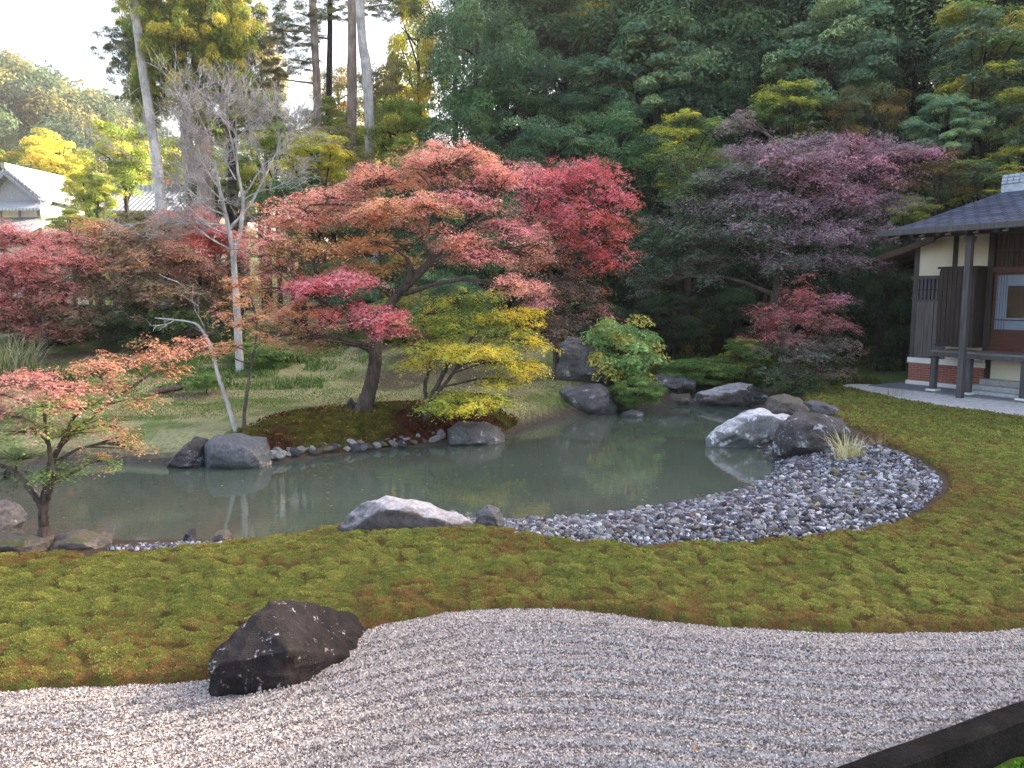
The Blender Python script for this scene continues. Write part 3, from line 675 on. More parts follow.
PAL = dict(
    salmon=[lin(250, 160, 144), lin(246, 138, 130), lin(248, 168, 138), lin(228, 120, 108)],
    rose=[lin(248, 136, 144), lin(242, 114, 128), lin(250, 158, 158)],
    orange=[lin(240, 154, 112), lin(230, 132, 100), lin(238, 172, 112), lin(204, 142, 84)],
    olive=[lin(186, 140, 84), lin(150, 142, 72), lin(206, 130, 92)],
    crimson=[lin(246, 98, 124), lin(250, 124, 140), lin(234, 72, 92), lin(246, 112, 92)],
    redorange=[lin(212, 78, 48), lin(196, 60, 52), lin(206, 104, 44)],
    mauve=[lin(136, 102, 98), lin(112, 92, 86), lin(152, 110, 104), lin(94, 96, 72)],
    yellow=[lin(255, 206, 52), lin(255, 188, 36), lin(250, 210, 72)],
    ygreen=[lin(168, 178, 54), lin(124, 156, 56), lin(226, 196, 56)],
    green=[lin(98, 136, 56), lin(80, 118, 50), lin(122, 148, 64)],
    dgreen=[lin(60, 86, 50), lin(48, 72, 44), lin(76, 96, 60)],
    purple=[lin(164, 126, 148), lin(142, 114, 134), lin(182, 138, 156), lin(116, 118, 110)],
    pinkpurple=[lin(198, 128, 150), lin(176, 118, 138), lin(212, 138, 150)],
    purgreen=[lin(98, 116, 96), lin(84, 108, 82), lin(118, 106, 112)],
    pinkred=[lin(186, 82, 88), lin(164, 70, 76), lin(150, 88, 84)],
    pinkorange=[lin(240, 156, 138), lin(232, 138, 104), lin(240, 152, 150), lin(210, 112, 88)],
    brick=[lin(208, 116, 112), lin(188, 102, 100), lin(222, 136, 128)],
    brownolive=[lin(156, 116, 96), lin(132, 112, 80), lin(176, 112, 98), lin(104, 114, 72)],
)
def pcol(name, n, r, spray=None):
    P = np.array(PAL[name]); m = len(P)
    if spray is None: spray = r.integers(0, m, n)
    mix = r.uniform(0, 1, n)[:, None] ** 2; c = P[spray] * (1 - mix) + P[r.integers(0, m, n)] * mix
    return np.clip(np.clip(c, 0, 1) ** .70 * r.uniform(.85, 1.2, (n, 1)) * 1.08, 0, .9)
def pad(C0, rx, ry, rz, pal, nspray, nleaf, ls, sr, r, T=T_STAR3, droop=.6, tilt=.24, pal2=None):
    """one flat layer of maple foliage: sprays of near-level leaves on a shallow dome. returns (part, spray centres)"""
    a = r.uniform(0, 2 * math.pi, nspray); q = np.sqrt(r.uniform(0.02, 1, nspray)); wob = 1 + .22 * np.sin(3 * a + r.uniform(0, 6)) + .12 * np.sin(7 * a + r.uniform(0, 6))
    sx = np.cos(a) * q * wob; sy = np.sin(a) * q * wob
    sc = np.stack([sx * rx, sy * ry, rz * (droop * (.6 - q * q) + r.normal(0, .38, nspray))], 1) + C0
    n = nspray * nleaf; si = np.repeat(np.arange(nspray), nleaf)
    ss = sr * r.uniform(.55, 1.25, nspray)
    la = r.uniform(0, 2 * math.pi, n); lr = np.sqrt(r.uniform(0, 1, n)); elong = r.uniform(.45, .9, nspray)[si]; ea = r.normal(a, .5)[si]
    u = lr * np.cos(la); v = lr * np.sin(la) * elong
    ox = u * np.cos(ea) - v * np.sin(ea); oy = u * np.sin(ea) + v * np.cos(ea)
    tl = r.normal(0, .28, (nspray, 2))[si]
    dz = -.32 * lr ** 2 + ox * tl[:, 0] + oy * tl[:, 1] + r.normal(0, .10, n) - .18 * (ox * np.cos(a[si]) + oy * np.sin(a[si]))
    P = sc[si] + np.stack([ox, oy, dz], 1) * ss[si][:, None]
    Nn = np.stack([ox * .5 + .3 * np.cos(a[si]) + r.normal(0, tilt, n), oy * .5 + .3 * np.sin(a[si]) + r.normal(0, tilt, n), np.ones(n)], 1)
    mpal = len(PAL[pal]); spc = r.integers(0, mpal, nspray)[si]; Cc = pcol(pal, n, r, spc)
    if pal2:
        k = (r.uniform(0, 1, nspray) < .3)[si]; Cc[k] = pcol(pal2, k.sum(), r)
    return leaves(P, Nn, ls * r.uniform(.6, 1.25, n), Cc, T, r), sc
def nearest_on(path, p, up=.0):
    d = np.linalg.norm(path - p, axis=1) + 1.2 * np.clip(path[:, 2] - p[2] + up, 0, None); return int(np.argmin(d))

def maple(label, Y, trunks, pads, ls, sr, seed, T=T_STAR3, mat=None, bark=None, group=None, cat='maple tree', dens=1.0, name='maple_tree', twig=.007, lpers=26, spacing=.55, seat=False):
    """trunks: list of (list of (px,py,dY), r0, r1); pads: (px,py,rx,rz,dY,palette[,palette2])"""
    r = np.random.default_rng(seed); wood = []; paths = []
    ls *= .82; dens *= 1.25; lpers = int(lpers * 1.3)
    if seat: Y = hit(trunks[0][0][0][0], trunks[0][0][0][1])[1]
    base = None
    for pts, r0, r1 in trunks:
        p3 = [W(x, y, Y + d) for x, y, d in pts]
        if base is None:
            gz_ = H1(p3[0][0], p3[0][1]); base = np.array([p3[0][0], p3[0][1], gz_])
            p3 = [np.array([base[0], base[1], gz_ - .06])] + [q for q in p3[1:] if q[2] > gz_ + .12]
        wood.append(limb(p3, r0, r1, r, 10, 8, .12, .8)); sp_ = smooth_path(p3, 8); paths.append(np.column_stack([sp_, np.linspace(r0, r1, len(sp_))]))
    allp = np.concatenate(paths); fol = []
    for i in range(6):   # root flare
        a = i * 1.05 + r.uniform(0, .5); rr = trunks[0][1]
        wood.append(tube([base + (0, 0, rr * 2.2), base + (math.cos(a) * rr * .8, math.sin(a) * rr * .8, rr * .5), base + (math.cos(a) * rr * 2.1, math.sin(a) * rr * 2.1, -.05)], [rr * .6, rr * .42, rr * .15], 6))
    for pd in pads:
        px, py, rx, rz, dY, pal = pd[:6]; pal2 = pd[6] if len(pd) > 6 else None
        y = Y + dY; k = y / F; C0 = W(px, py, y); RX, RZ = rx * k, rz * k; RY = RX * r.uniform(.7, .95)
        ns = max(6, int(dens * RX * RY * 5.6 / (sr * sr * spacing))); nsub = 5; scl = []
        for q_ in range(nsub):
            a_ = q_ * 2 * math.pi / 4 + r.uniform(-.5, .5); k_ = 0 if q_ == 4 else r.uniform(.38, .62); f_ = r.uniform(.42, .62)
            cc_ = C0 + np.array([math.cos(a_) * k_ * RX, math.sin(a_) * k_ * RY, r.normal(0, .55) * RZ])
            part, sc = pad(cc_, RX * f_, RY * f_, RZ * .8, pal if r.uniform() > .22 or not pal2 else pal2, max(3, int(ns / nsub * .95)), lpers, ls, sr, r, T, pal2=pal2, droop=.9); fol.append(part); scl.append(sc)
        sc = np.concatenate(scl)
        j = nearest_on(allp[:, :3], C0, .15); A = allp[j, :3]; dist = np.linalg.norm(C0 - A); rb = min(allp[j, 3] * .6, .012 + .012 * dist + .006)
        mid = (A + C0) / 2 + np.array([r.normal(0, .08) * dist, r.normal(0, .08) * dist, .08 * dist]); end = C0 - np.array([0, 0, RZ * .15])
        br = smooth_path([A, mid, end], 6); wood.append(limb([A, mid, end], rb, rb * .45, r, 6, 6, .25))
        for q in sc[r.permutation(len(sc))[:max(5, int(len(sc) * .35))]]:
            jj = r.integers(len(br) // 2, len(br)); S0 = br[jj]; q2 = q - np.array([0, 0, .02]); m1 = (S0 + q2) / 2 + np.array([r.normal(0, .05), r.normal(0, .05), r.uniform(-.02, .06)]) * np.linalg.norm(q2 - S0)
            wood.append(limb([S0, m1, q2], max(rb * .42, twig), twig * .5, r, 4, 3, .2))
    root = empty(name, base, label=label, cat=cat, group=group)
    o = build('trunk', wood, bark or M_bark, root, True); o.location = tuple(-base)
    o = build('crown', fol, mat or M_leaf, root); o.location = tuple(-base)
    return root

# main tree
maple('tall spreading maple with salmon and orange leaves and a bent trunk on the mossy mound', 13.1,
      [([(364, 413, 0), (369, 392, 0), (374, 370, .02), (377, 340, .05), (386, 312, .1), (402, 290, .1), (420, 272, .1), (431, 258, .15), (424, 238, .2), (428, 215, .3), (440, 190, .3)], .125, .045),
       ([(405, 288, .1), (411, 270, 0), (407, 258, -.1)], .06, .035), ([(377, 335, .05), (350, 318, -.3), (325, 302, -.6), (300, 292, -.8)], .05, .02),
       ([(431, 258, .15), (460, 235, .3), (490, 212, .4)], .05, .02), ([(424, 238, .2), (395, 215, 0), (385, 208, -.2)], .055, .03), ([(400, 218, 0), (350, 205, 0), (310, 205, .2)], .035, .015),
       ([(426, 205, .3), (432, 190, .2), (418, 172, .2)], .03, .012)],
      [(300, 218, 46, 12, .2, 'salmon', 'orange'), (268, 238, 34, 12, -.2, 'salmon'), (335, 196, 46, 12, .4, 'salmon'), (385, 178, 48, 11, .5, 'salmon', 'orange'), (440, 168, 44, 13, .5, 'salmon'),
       (470, 160, 36, 9, .8, 'salmon', 'olive'), (500, 186, 36, 14, .3, 'rose', 'salmon'), (375, 208, 44, 11, -.4, 'orange', 'salmon'), (318, 250, 44, 12, -.4, 'orange', 'olive'), (275, 265, 32, 11, -.2, 'orange', 'salmon'), (262, 292, 24, 12, 0, 'orange', 'olive'),
       (425, 205, 38, 10, -.7, 'salmon', 'olive'), (470, 205, 34, 10, -.4, 'rose', 'salmon'), (455, 232, 34, 9, -.5, 'salmon'), (505, 225, 34, 10, .0, 'rose', 'mauve'), (482, 256, 34, 9, -.3, 'salmon', 'rose'), (520, 285, 34, 9, -.3, 'salmon'), (532, 252, 30, 12, .3, 'mauve', 'salmon'),
       (365, 242, 38, 9, .3, 'olive', 'orange'), (400, 262, 26, 8, .5, 'olive', 'green'), (350, 268, 40, 9, .1, 'olive', 'orange'), (410, 290, 22, 8, .4, 'green', 'olive'),
       (318, 286, 44, 9, -1.0, 'crimson', 'rose'), (348, 281, 34, 7, -1.1, 'rose', 'crimson'), (375, 318, 40, 9, -.9, 'crimson', 'rose'), (392, 326, 26, 8, -1.2, 'crimson'), (300, 312, 38, 10, -.6, 'salmon', 'orange'), (270, 318, 24, 10, -.2, 'orange'), (330, 322, 22, 9, -1.1, 'crimson', 'salmon'),
       (300, 338, 32, 8, -.3, 'salmon', 'green'), (318, 345, 30, 9, .1, 'green', 'brownolive'), (262, 337, 20, 8, .2, 'green', 'orange'), (245, 250, 14, 10, .4, 'salmon'), (495, 172, 24, 9, .1, 'salmon')],
      .058, .19, 21, dens=1.25, seat=True)
maple('crimson maple just right of and behind the salmon maple', 15.2,
      [([(556, 366, .6), (556, 340, .6), (558, 300, .3), (572, 260, 0), (585, 220, 0)], .075, .03), ([(570, 300, 0), (545, 265, 0), (530, 230, 0)], .05, .02), ([(578, 255, 0), (605, 235, 0), (620, 215, 0)], .05, .02)],
      [(560, 178, 46, 13, 0, 'crimson'), (592, 172, 34, 10, .2, 'crimson'), (545, 198, 42, 13, -.3, 'crimson', 'rose'), (605, 200, 38, 14, -.2, 'crimson'), (575, 215, 44, 13, -.7, 'crimson', 'redorange'), (528, 185, 34, 10, -.4, 'rose'),
       (618, 228, 26, 14, 0, 'crimson', 'redorange'), (590, 245, 34, 12, -.5, 'crimson'), (622, 192, 22, 12, .2, 'rose', 'crimson'), (545, 228, 38, 11, -.7, 'crimson', 'salmon'), (625, 255, 20, 14, 0, 'crimson'),
       (600, 272, 28, 11, -.2, 'redorange', 'crimson'), (555, 255, 38, 12, 0, 'mauve', 'redorange'), (565, 280, 36, 13, -.2, 'mauve'), (560, 305, 34, 12, -.2, 'mauve', 'brownolive'), (572, 325, 28, 9, -.3, 'mauve', 'purgreen'), (545, 328, 24, 8, -.5, 'mauve', 'brownolive'), (596, 312, 22, 8, -.1, 'mauve', 'crimson'), (592, 295, 18, 9, 0, 'redorange', 'mauve'), (520, 258, 26, 11, .1, 'olive', 'salmon'), (530, 285, 28, 9, -.8, 'salmon', 'rose'), (538, 298, 28, 8, -.8, 'rose')],
      .064, .22, 22, dens=.8)
maple('low yellow and lime maple with three thin stems above the grey rock', 12.3,
      [([(426, 421, 0), (427, 405, 0), (436, 388, 0), (446, 368, 0), (452, 352, .1)], .055, .03), ([(427, 408, 0), (425, 385, .1), (430, 368, .1), (434, 350, .2)], .04, .02), ([(430, 400, 0), (444, 385, -.1), (458, 365, -.1), (470, 340, .2)], .04, .02),
       ([(470, 340, .2), (485, 325, .4), (500, 310, .5)], .025, .012), ([(434, 350, .2), (425, 330, .5), (420, 318, .6)], .022, .012)],
      [(440, 350, 42, 7, -.4, 'yellow', 'ygreen'), (480, 352, 40, 7, -.5, 'yellow'), (512, 362, 34, 8, -.3, 'yellow', 'ygreen'), (535, 340, 22, 7, 0, 'yellow'), (530, 365, 24, 7, -.1, 'yellow'), (415, 362, 24, 6, -.3, 'ygreen', 'yellow'),
       (505, 318, 40, 7, .5, 'ygreen', 'yellow'), (530, 312, 24, 6, .6, 'yellow'), (462, 322, 44, 11, .6, 'green', 'ygreen'), (430, 312, 34, 12, .8, 'green', 'ygreen'), (500, 335, 40, 8, .3, 'ygreen', 'green'), (445, 336, 36, 8, .5, 'green', 'ygreen'), (480, 300, 34, 8, .9, 'ygreen', 'green'),
       (445, 402, 30, 6, -.7, 'ygreen', 'green'), (475, 408, 34, 7, -.8, 'yellow', 'ygreen'), (458, 396, 34, 6, -.5, 'ygreen'), (495, 398, 26, 6, -.5, 'ygreen', 'yellow'), (500, 380, 26, 6, -.2, 'yellow', 'ygreen')],
      .055, .18, 23, seat=True)
maple('broad purple-leaved maple in front of the dark wood', 18.3,
      [([(780, 372, 0), (785, 340, 0), (775, 300, 0), (790, 250, 0), (800, 200, 0), (790, 160, 0)], .17, .05), ([(782, 282, 0), (750, 256, .2), (715, 236, .3)], .06, .025), ([(790, 245, 0), (840, 215, 0), (885, 190, 0)], .08, .03)],
      [(752, 148, 46, 11, .3, 'purple'), (800, 142, 48, 11, 0, 'purple'), (850, 146, 44, 10, .2, 'purple', 'pinkpurple'), (890, 150, 40, 8, 0, 'purple'), (925, 153, 30, 5, -.2, 'pinkpurple'), (740, 175, 52, 12, -.2, 'purple', 'purgreen'), (800, 170, 56, 12, -.5, 'pinkpurple', 'purple'),
       (860, 172, 52, 12, -.3, 'purple', 'pinkpurple'), (720, 205, 54, 12, 0, 'purgreen', 'purple'), (780, 200, 52, 11, -.8, 'purple'), (840, 198, 48, 11, -.7, 'pinkpurple', 'purple'), (885, 200, 36, 12, 0, 'purple'), (685, 188, 34, 10, .4, 'green', 'dgreen'),
       (700, 235, 54, 12, -.3, 'dgreen', 'purgreen'), (755, 232, 50, 12, -.9, 'purple', 'purgreen'), (820, 230, 50, 12, -.9, 'purple'), (865, 235, 40, 12, -.4, 'purple'), (660, 222, 36, 12, .2, 'dgreen', 'purgreen'), (655, 255, 40, 11, 0, 'dgreen', 'purgreen'), (700, 262, 40, 10, -.2, 'purgreen'),
       (785, 260, 46, 10, -.9, 'purple', 'purgreen'), (838, 260, 42, 10, -.7, 'purple', 'purgreen'), (645, 280, 34, 11, -.2, 'dgreen', 'purgreen'), (875, 268, 28, 10, -.2, 'purgreen'), (740, 125, 30, 8, .5, 'purple', 'purgreen'), (690, 162, 34, 11, .7, 'green', 'dgreen'), (668, 150, 28, 9, .8, 'ygreen', 'green')],
      .08, .27, 24, dens=.78)
maple('small red-topped maple beside the path left of the house', 15.6,
      [([(792, 392, 0), (795, 370, 0), (790, 345, 0), (800, 310, 0)], .06, .02), ([(794, 365, 0), (820, 340, 0), (840, 325, 0)], .035, .012), ([(792, 360, 0), (770, 335, 0), (765, 315, 0)], .035, .012)],
      [(808, 288, 16, 9, 0, 'pinkred'), (795, 300, 26, 9, 0, 'pinkred'), (825, 303, 26, 8, 0, 'pinkred', 'pinkpurple'), (775, 315, 26, 9, -.2, 'pinkred'), (810, 318, 32, 8, -.4, 'pinkred', 'mauve'), (760, 328, 18, 8, 0, 'pinkred', 'mauve'), (838, 325, 26, 8, 0, 'mauve', 'pinkred'), (785, 336, 34, 8, -.4, 'mauve', 'pinkred'),
       (835, 345, 34, 9, -.1, 'mauve', 'purgreen'), (800, 352, 38, 8, -.4, 'purgreen', 'mauve'), (765, 352, 22, 8, 0, 'purgreen', 'green'), (780, 372, 36, 9, -.3, 'dgreen', 'purgreen'), (825, 370, 36, 9, 0, 'dgreen', 'mauve'), (800, 388, 34, 7, -.2, 'dgreen')],
      .06, .18, 25, dens=.7)
maple('young near maple with pink and orange tips on the left shore', 6.1,
      [([(46, 549, 0), (44, 530, 0), (43, 512, 0), (46, 490, .05), (50, 465, .1), (66, 435, .1), (78, 405, .2)], .055, .014), ([(46, 500, 0), (52, 478, -.1), (48, 440, 0), (42, 400, 0)], .03, .01), ([(44, 510, 0), (30, 490, 0), (12, 470, .1), (-30, 455, .2)], .03, .01),
       ([(60, 445, .1), (100, 410, .4), (150, 375, .8), (195, 355, 1.2)], .02, .006)],
      [(20, 378, 40, 8, .1, 'pinkorange', 'rose'), (60, 384, 38, 9, 0, 'pinkorange'), (-20, 390, 36, 10, .1, 'pinkorange'), (95, 365, 26, 7, .4, 'pinkorange', 'orange'), (125, 358, 28, 7, .7, 'pinkorange', 'orange'), (160, 350, 26, 7, .9, 'orange', 'pinkorange'), (190, 346, 22, 6, 1.2, 'orange', 'pinkorange'), (110, 382, 28, 7, .4, 'pinkorange', 'green'),
       (40, 405, 42, 8, -.2, 'pinkorange', 'green'), (0, 412, 36, 8, 0, 'rose', 'green'), (90, 405, 34, 9, .1, 'green', 'pinkorange'), (25, 430, 42, 8, -.2, 'green', 'rose'), (75, 430, 40, 9, .1, 'green', 'pinkorange'), (-20, 440, 34, 10, .1, 'green'), (20, 455, 36, 8, .1, 'green', 'dgreen'), (115, 425, 26, 9, .3, 'olive', 'orange'), (130, 440, 22, 8, .4, 'orange', 'olive'),
       (60, 468, 34, 7, 0, 'green', 'dgreen'), (5, 478, 30, 8, .2, 'dgreen'), (100, 458, 24, 7, .2, 'olive', 'green'), (140, 400, 24, 8, .5, 'orange', 'green'), (170, 372, 22, 7, .9, 'orange')],
      .037, .105, 26, T=T_STAR5, dens=.95, lpers=15, twig=.003, seat=True)
maple('slender young maple with small orange leaves near the white bare tree', 15.0,
      [([(243, 432, 0), (246, 400, 0), (250, 370, 0), (257, 330, 0), (252, 300, 0)], .03, .012)],
      [(240, 300, 22, 8, 0, 'orange'), (222, 322, 20, 7, 0, 'orange', 'pinkorange'), (250, 318, 22, 8, 0, 'orange'), (228, 345, 18, 6, 0, 'orange'), (262, 340, 18, 7, 0, 'orange', 'green'), (238, 282, 20, 8, .3, 'redorange', 'orange'), (215, 352, 14, 5, 0, 'orange')],
      .055, .15, 27, dens=.6, seat=True)
# shrubby maples at the left
maple('dusky pink maple at the far left in front of the tiled house', 17.5,
      [([(40, 352, 0), (45, 325, 0), (35, 290, 0), (30, 260, 0)], .1, .03), ([(45, 320, 0), (70, 290, 0), (80, 260, 0)], .05, .02)],
      [(20, 238, 44, 10, .3, 'brick'), (60, 238, 36, 10, .4, 'brick', 'brownolive'), (0, 262, 42, 12, 0, 'brick'), (45, 262, 46, 12, -.3, 'brick'), (25, 285, 44, 11, -.2, 'brick', 'rose'), (65, 288, 34, 11, 0, 'brick', 'brownolive'), (0, 300, 38, 10, 0, 'brick'), (-30, 250, 40, 20, .3, 'brick'), (85, 265, 26, 11, .2, 'brownolive', 'brick'), (40, 306, 36, 8, 0, 'brick', 'brownolive'), (78, 312, 26, 8, 0, 'brownolive'), (15, 322, 40, 9, .2, 'brick', 'brownolive'), (62, 330, 36, 9, .2, 'brownolive', 'brick')],
      .08, .24, 28, dens=1.5)
maple('brown and olive maple between the pink maple and the bare tree', 18.2,
      [([(140, 352, 0), (138, 320, 0), (130, 280, 0), (135, 250, 0)], .1, .03), ([(138, 310, 0), (165, 280, 0), (180, 255, 0)], .05, .02)],
      [(110, 232, 36, 10, .3, 'brownolive', 'orange'), (150, 232, 40, 10, .3, 'brownolive'), (100, 262, 34, 11, 0, 'brownolive', 'brick'), (140, 258, 44, 12, -.2, 'brownolive', 'orange'), (185, 262, 36, 12, 0, 'brownolive', 'brick'), (115, 288, 40, 11, -.2, 'brownolive', 'dgreen'), (160, 288, 44, 11, -.3, 'brownolive'), (195, 295, 30, 11, 0, 'mauve', 'dgreen'),
       (125, 312, 40, 10, -.2, 'dgreen', 'brownolive'), (170, 315, 40, 10, -.2, 'dgreen', 'green'), (105, 330, 30, 9, 0, 'dgreen'), (150, 334, 38, 8, 0, 'dgreen', 'green'), (190, 330, 28, 8, 0, 'dgreen', 'mauve')],
      .08, .24, 29, dens=1.6)
maple('deep red maple behind the white bare tree', 19.5,
      [([(205, 350, 0), (205, 320, 0), (200, 280, 0), (205, 240, 0)], .09, .03)],
      [(180, 225, 34, 9, .2, 'brick', 'crimson'), (220, 232, 34, 9, 0, 'brick', 'crimson'), (195, 245, 38, 10, -.2, 'brick', 'redorange'), (235, 250, 28, 10, 0, 'brick'), (215, 265, 34, 10, -.2, 'brick', 'dgreen'), (185, 262, 30, 10, 0, 'brick'), (230, 285, 26, 12, 0, 'dgreen', 'brick'), (205, 300, 28, 12, 0, 'green', 'brick')],
      .08, .22, 30, dens=1.4)

# ------------------------------------------------------------------ bare trees
def twiggy(start, d, length, rad, depth, r, out, up=.25, spread=.6, seg=5, kids=(4, 6)):
    p = [np.array(start, float)]; d = np.array(d, float); d /= np.linalg.norm(d)
    for i in range(seg):
        d = d + r.normal(0, .14, 3) + np.array([0, 0, up * .1]); d /= np.linalg.norm(d); p.append(p[-1] + d * length / seg)
    out.append(tube(p, np.linspace(rad, rad * .4, len(p)), 6 if rad > .02 else 4))
    if depth <= 0: return
    for k in range(r.integers(*kids)):
        t = r.uniform(.25, 1) * seg; i = min(int(t), seg - 1); q = p[i] + (p[i + 1] - p[i]) * (t - i)
        dd = d + r.normal(0, spread, 3) + np.array([0, 0, up]); twiggy(q, dd, length * r.uniform(.45, .7), max(rad * .45, .005), depth - 1, r, out, up, spread, seg, kids)
def bare_tree(label, Y, trunks, shoots, bark, seed, name='bare_tree', cat='bare tree', depth=3, kids=(4, 6), minr=.006):
    r = np.random.default_rng(seed); out = []; base = None
    if Y < 14: Y = hit(trunks[0][0][0][0], trunks[0][0][0][1])[1]
    for pts, r0, r1 in trunks:
        p3 = [W(x, y, Y + d) for x, y, d in pts]
        if base is None: base = np.array([p3[0][0], p3[0][1], H1(p3[0][0], p3[0][1])]); p3[0][2] = base[2] - .05
        out.append(limb(p3, r0, r1, r, 9, 7, .12))
    br = []
    for (x, y, d), (tx, ty), ln, rd in shoots:
        A = W(x, y, Y + d); B = W(tx, ty, Y + d + r.uniform(-.6, .6)); twiggy(A, B - A, np.linalg.norm(B - A), rd, depth, r, br, kids=kids)
    root = empty(name, base, label=label, cat=cat)
    o = build('trunk', out, bark, root, True); o.location = tuple(-base)
    if br: o = build('branches', br, bark, root, True); o.location = tuple(-base)
    return root
bare_tree('pale leafless tree with a forked white trunk and a cloud of grey twigs', 16.3,
          [([(239, 337, 0), (237, 310, 0), (235, 280, 0), (233, 252, 0), (228, 225, 0), (220, 190, 0), (214, 160, 0)], .085, .025), ([(234, 255, 0), (240, 232, 0), (243, 200, 0), (237, 165, 0), (236, 120, 0)], .055, .015), ([(229, 230, 0), (250, 205, 0), (266, 175, 0)], .04, .015)],
          [((220, 190, 0), (165, 130), 1, .02), ((214, 165, 0), (175, 110), 1, .02), ((237, 165, 0), (225, 100), 1, .02), ((240, 200, 0), (275, 135), 1, .02), ((266, 175, 0), (290, 120), 1, .02), ((225, 215, 0), (155, 190), 1, .02), ((228, 225, 0), (160, 232), 1, .02),
           ((232, 250, 0), (165, 240), 1, .02), ((236, 140, 0), (262, 108), 1, .02), ((222, 200, 0), (180, 160), 1, .018), ((243, 200, 0), (285, 170), 1, .018), ((236, 180, 0), (200, 120), 1, .018), ((266, 175, 0), (250, 120), 1, .015), ((230, 235, 0), (175, 205), 1, .018), ((228, 215, 0), (190, 185), 1, .016)], M_bark_grey, 41, kids=(5, 8))
bare_tree('thin leaning grey trunk with one bare branch on the left bank', 13.2,
          [([(237, 431, 0), (228, 405, 0), (218, 375, 0), (212, 350, 0), (202, 330, 0), (190, 322, 0), (155, 318, 0)], .036, .010)],
          [((205, 333, 0), (190, 290), 1, .012), ((175, 320, 0), (150, 335), 1, .008)], M_bark_grey, 42, depth=2, kids=(2, 4))
bare_tree('tall leaning pale dead trunk at the upper left', 24.0, [([(164, 228, 0), (160, 190, 0), (152, 130, 0), (143, 70, 0), (135, 10, 0), (128, -40, 0)], .17, .11)], [], M_bark_pale, 43, name='dead_tree', cat='dead trunk')
bare_tree('slim white trunk beside the reddish trunks at the top', 30.0, [([(372, 135, 0), (368, 90, 0), (362, 40, 0), (358, -40, 0)], .20, .16)], [], M_bark_pale, 44, name='dead_tree', cat='dead trunk')
bare_tree('grey multi-stemmed leafless shrub at the foot of the bare tree', 17.5, [([(262, 240, 0), (262, 200, 0), (255, 170, 0)], .05, .02), ([(262, 235, 0), (280, 195, 0), (285, 160, 0)], .05, .02)],
          [((255, 170, 0), (250, 130), 1, .02), ((285, 160, 0), (300, 130), 1, .02), ((262, 200, 0), (240, 160), 1, .02)], M_bark_pale, 45, depth=2) if False else None

# ------------------------------------------------------------------ crown assets (unit radius)
def clump_crown(seed, ncl, nleaf, ls, cols, T=T_KITE, cr=(.2, .34), flat=.75, shell=.5, nup=.4):
    r = np.random.default_rng(seed); d = r.normal(0, 1, (ncl, 3)); d /= np.linalg.norm(d, axis=1)[:, None]
    c = d * (shell + (.86 - shell) * r.uniform(0, 1, (ncl, 1)) ** .6); c *= 1 + .12 * r.normal(0, 1, (ncl, 1))
    rad = r.uniform(*cr, ncl); n = ncl * nleaf; ci = np.repeat(np.arange(ncl), nleaf)
    u = r.normal(0, 1, (n, 3)); u /= np.linalg.norm(u, axis=1)[:, None]; u[:, 2] = np.where(u[:, 2] < -.3, -u[:, 2], u[:, 2])
    rr = (1.06 - .5 * r.uniform(0, 1, (n, 1)) ** 2.2) * (1 + .16 * np.sin(u[:, :1] * 6 + ci[:, None]) * np.sin(u[:, 1:2] * 5 + 2 * ci[:, None]))
    P = c[ci] + u * rr * rad[ci][:, None] * np.array([1, 1, flat])
    Nn = u * .8 + np.array([0, 0, nup]) + r.normal(0, .4, (n, 3)); cols = np.array(cols) ** .82 * 1.15; tone = r.integers(0, len(cols), ncl)
    C = cols[tone][ci] * r.uniform(.7, 1.3, (ncl, 1))[ci] * r.uniform(.65, 1.35, (n, 1))
    return leaves(P, Nn, ls * r.uniform(.6, 1.3, n), C, T, r)
def layer_crown(seed, npad, nsp, nl, ls, pals, T=T_KITE, sr=.13, padr=(.28, .45)):
    r = np.random.default_rng(seed); parts = []
    for i in range(npad):
        z = r.uniform(-.8, .85); ra = math.sqrt(max(.05, 1 - z * z)) * r.uniform(.3, .8); a = r.uniform(0, 6.28); pr = r.uniform(*padr)
        p, _ = pad(np.array([math.cos(a) * ra, math.sin(a) * ra, z]), pr, pr, .10, pals[r.integers(len(pals))], nsp, nl, ls, sr, r, T, droop=1.6); parts.append(p)
    V = np.concatenate([p[0] for p in parts]); off = np.cumsum([0] + [len(p[0]) for p in parts[:-1]])
    return V, np.concatenate([p[1] + o for p, o in zip(parts, off)]), np.concatenate([p[2] for p in parts])
g = lambda *a: [lin(*x) for x in a]
ASSET = {}
def asset(k, part, mat): ASSET[k] = mesh_data('crown_' + k, [part], mat)
asset('ever', clump_crown(1, 52, 700, .036, g((46, 82, 50), (38, 68, 44), (64, 96, 56), (54, 90, 48)), cr=(.2, .36)), M_leaf_dark)
asset('ever_b', clump_crown(2, 66, 560, .034, g((54, 88, 60), (42, 72, 48), (76, 104, 66)), cr=(.16, .32), shell=.4), M_leaf_dark)
asset('feather', clump_crown(3, 80, 520, .042, g((92, 130, 94), (74, 110, 78), (118, 144, 92)), T=T_KITE, cr=(.14, .28), flat=.6), M_leaf_dark)
asset('dark_hedge', clump_crown(4, 56, 480, .036, g((28, 50, 30), (22, 42, 26), (38, 60, 34)), cr=(.2, .32)), M_leaf_dark)
asset('layer_green', layer_crown(5, 40, 34, 26, .045, ['ygreen', 'green', 'dgreen', 'green']), M_leaf)
PAL['gyel'] = g((186, 182, 70), (214, 178, 60), (136, 156, 76)); PAL['gblue'] = g((96, 124, 96), (84, 112, 82))
asset('layer_yellow', layer_crown(6, 40, 34, 26, .045, ['gblue', 'gyel', 'gblue', 'green', 'ygreen']), M_leaf)
asset('brown_bush', clump_crown(7, 46, 300, .045, g((96, 88, 52), (140, 112, 50), (70, 84, 46), (110, 84, 62)), T=T_STAR3), M_leaf)
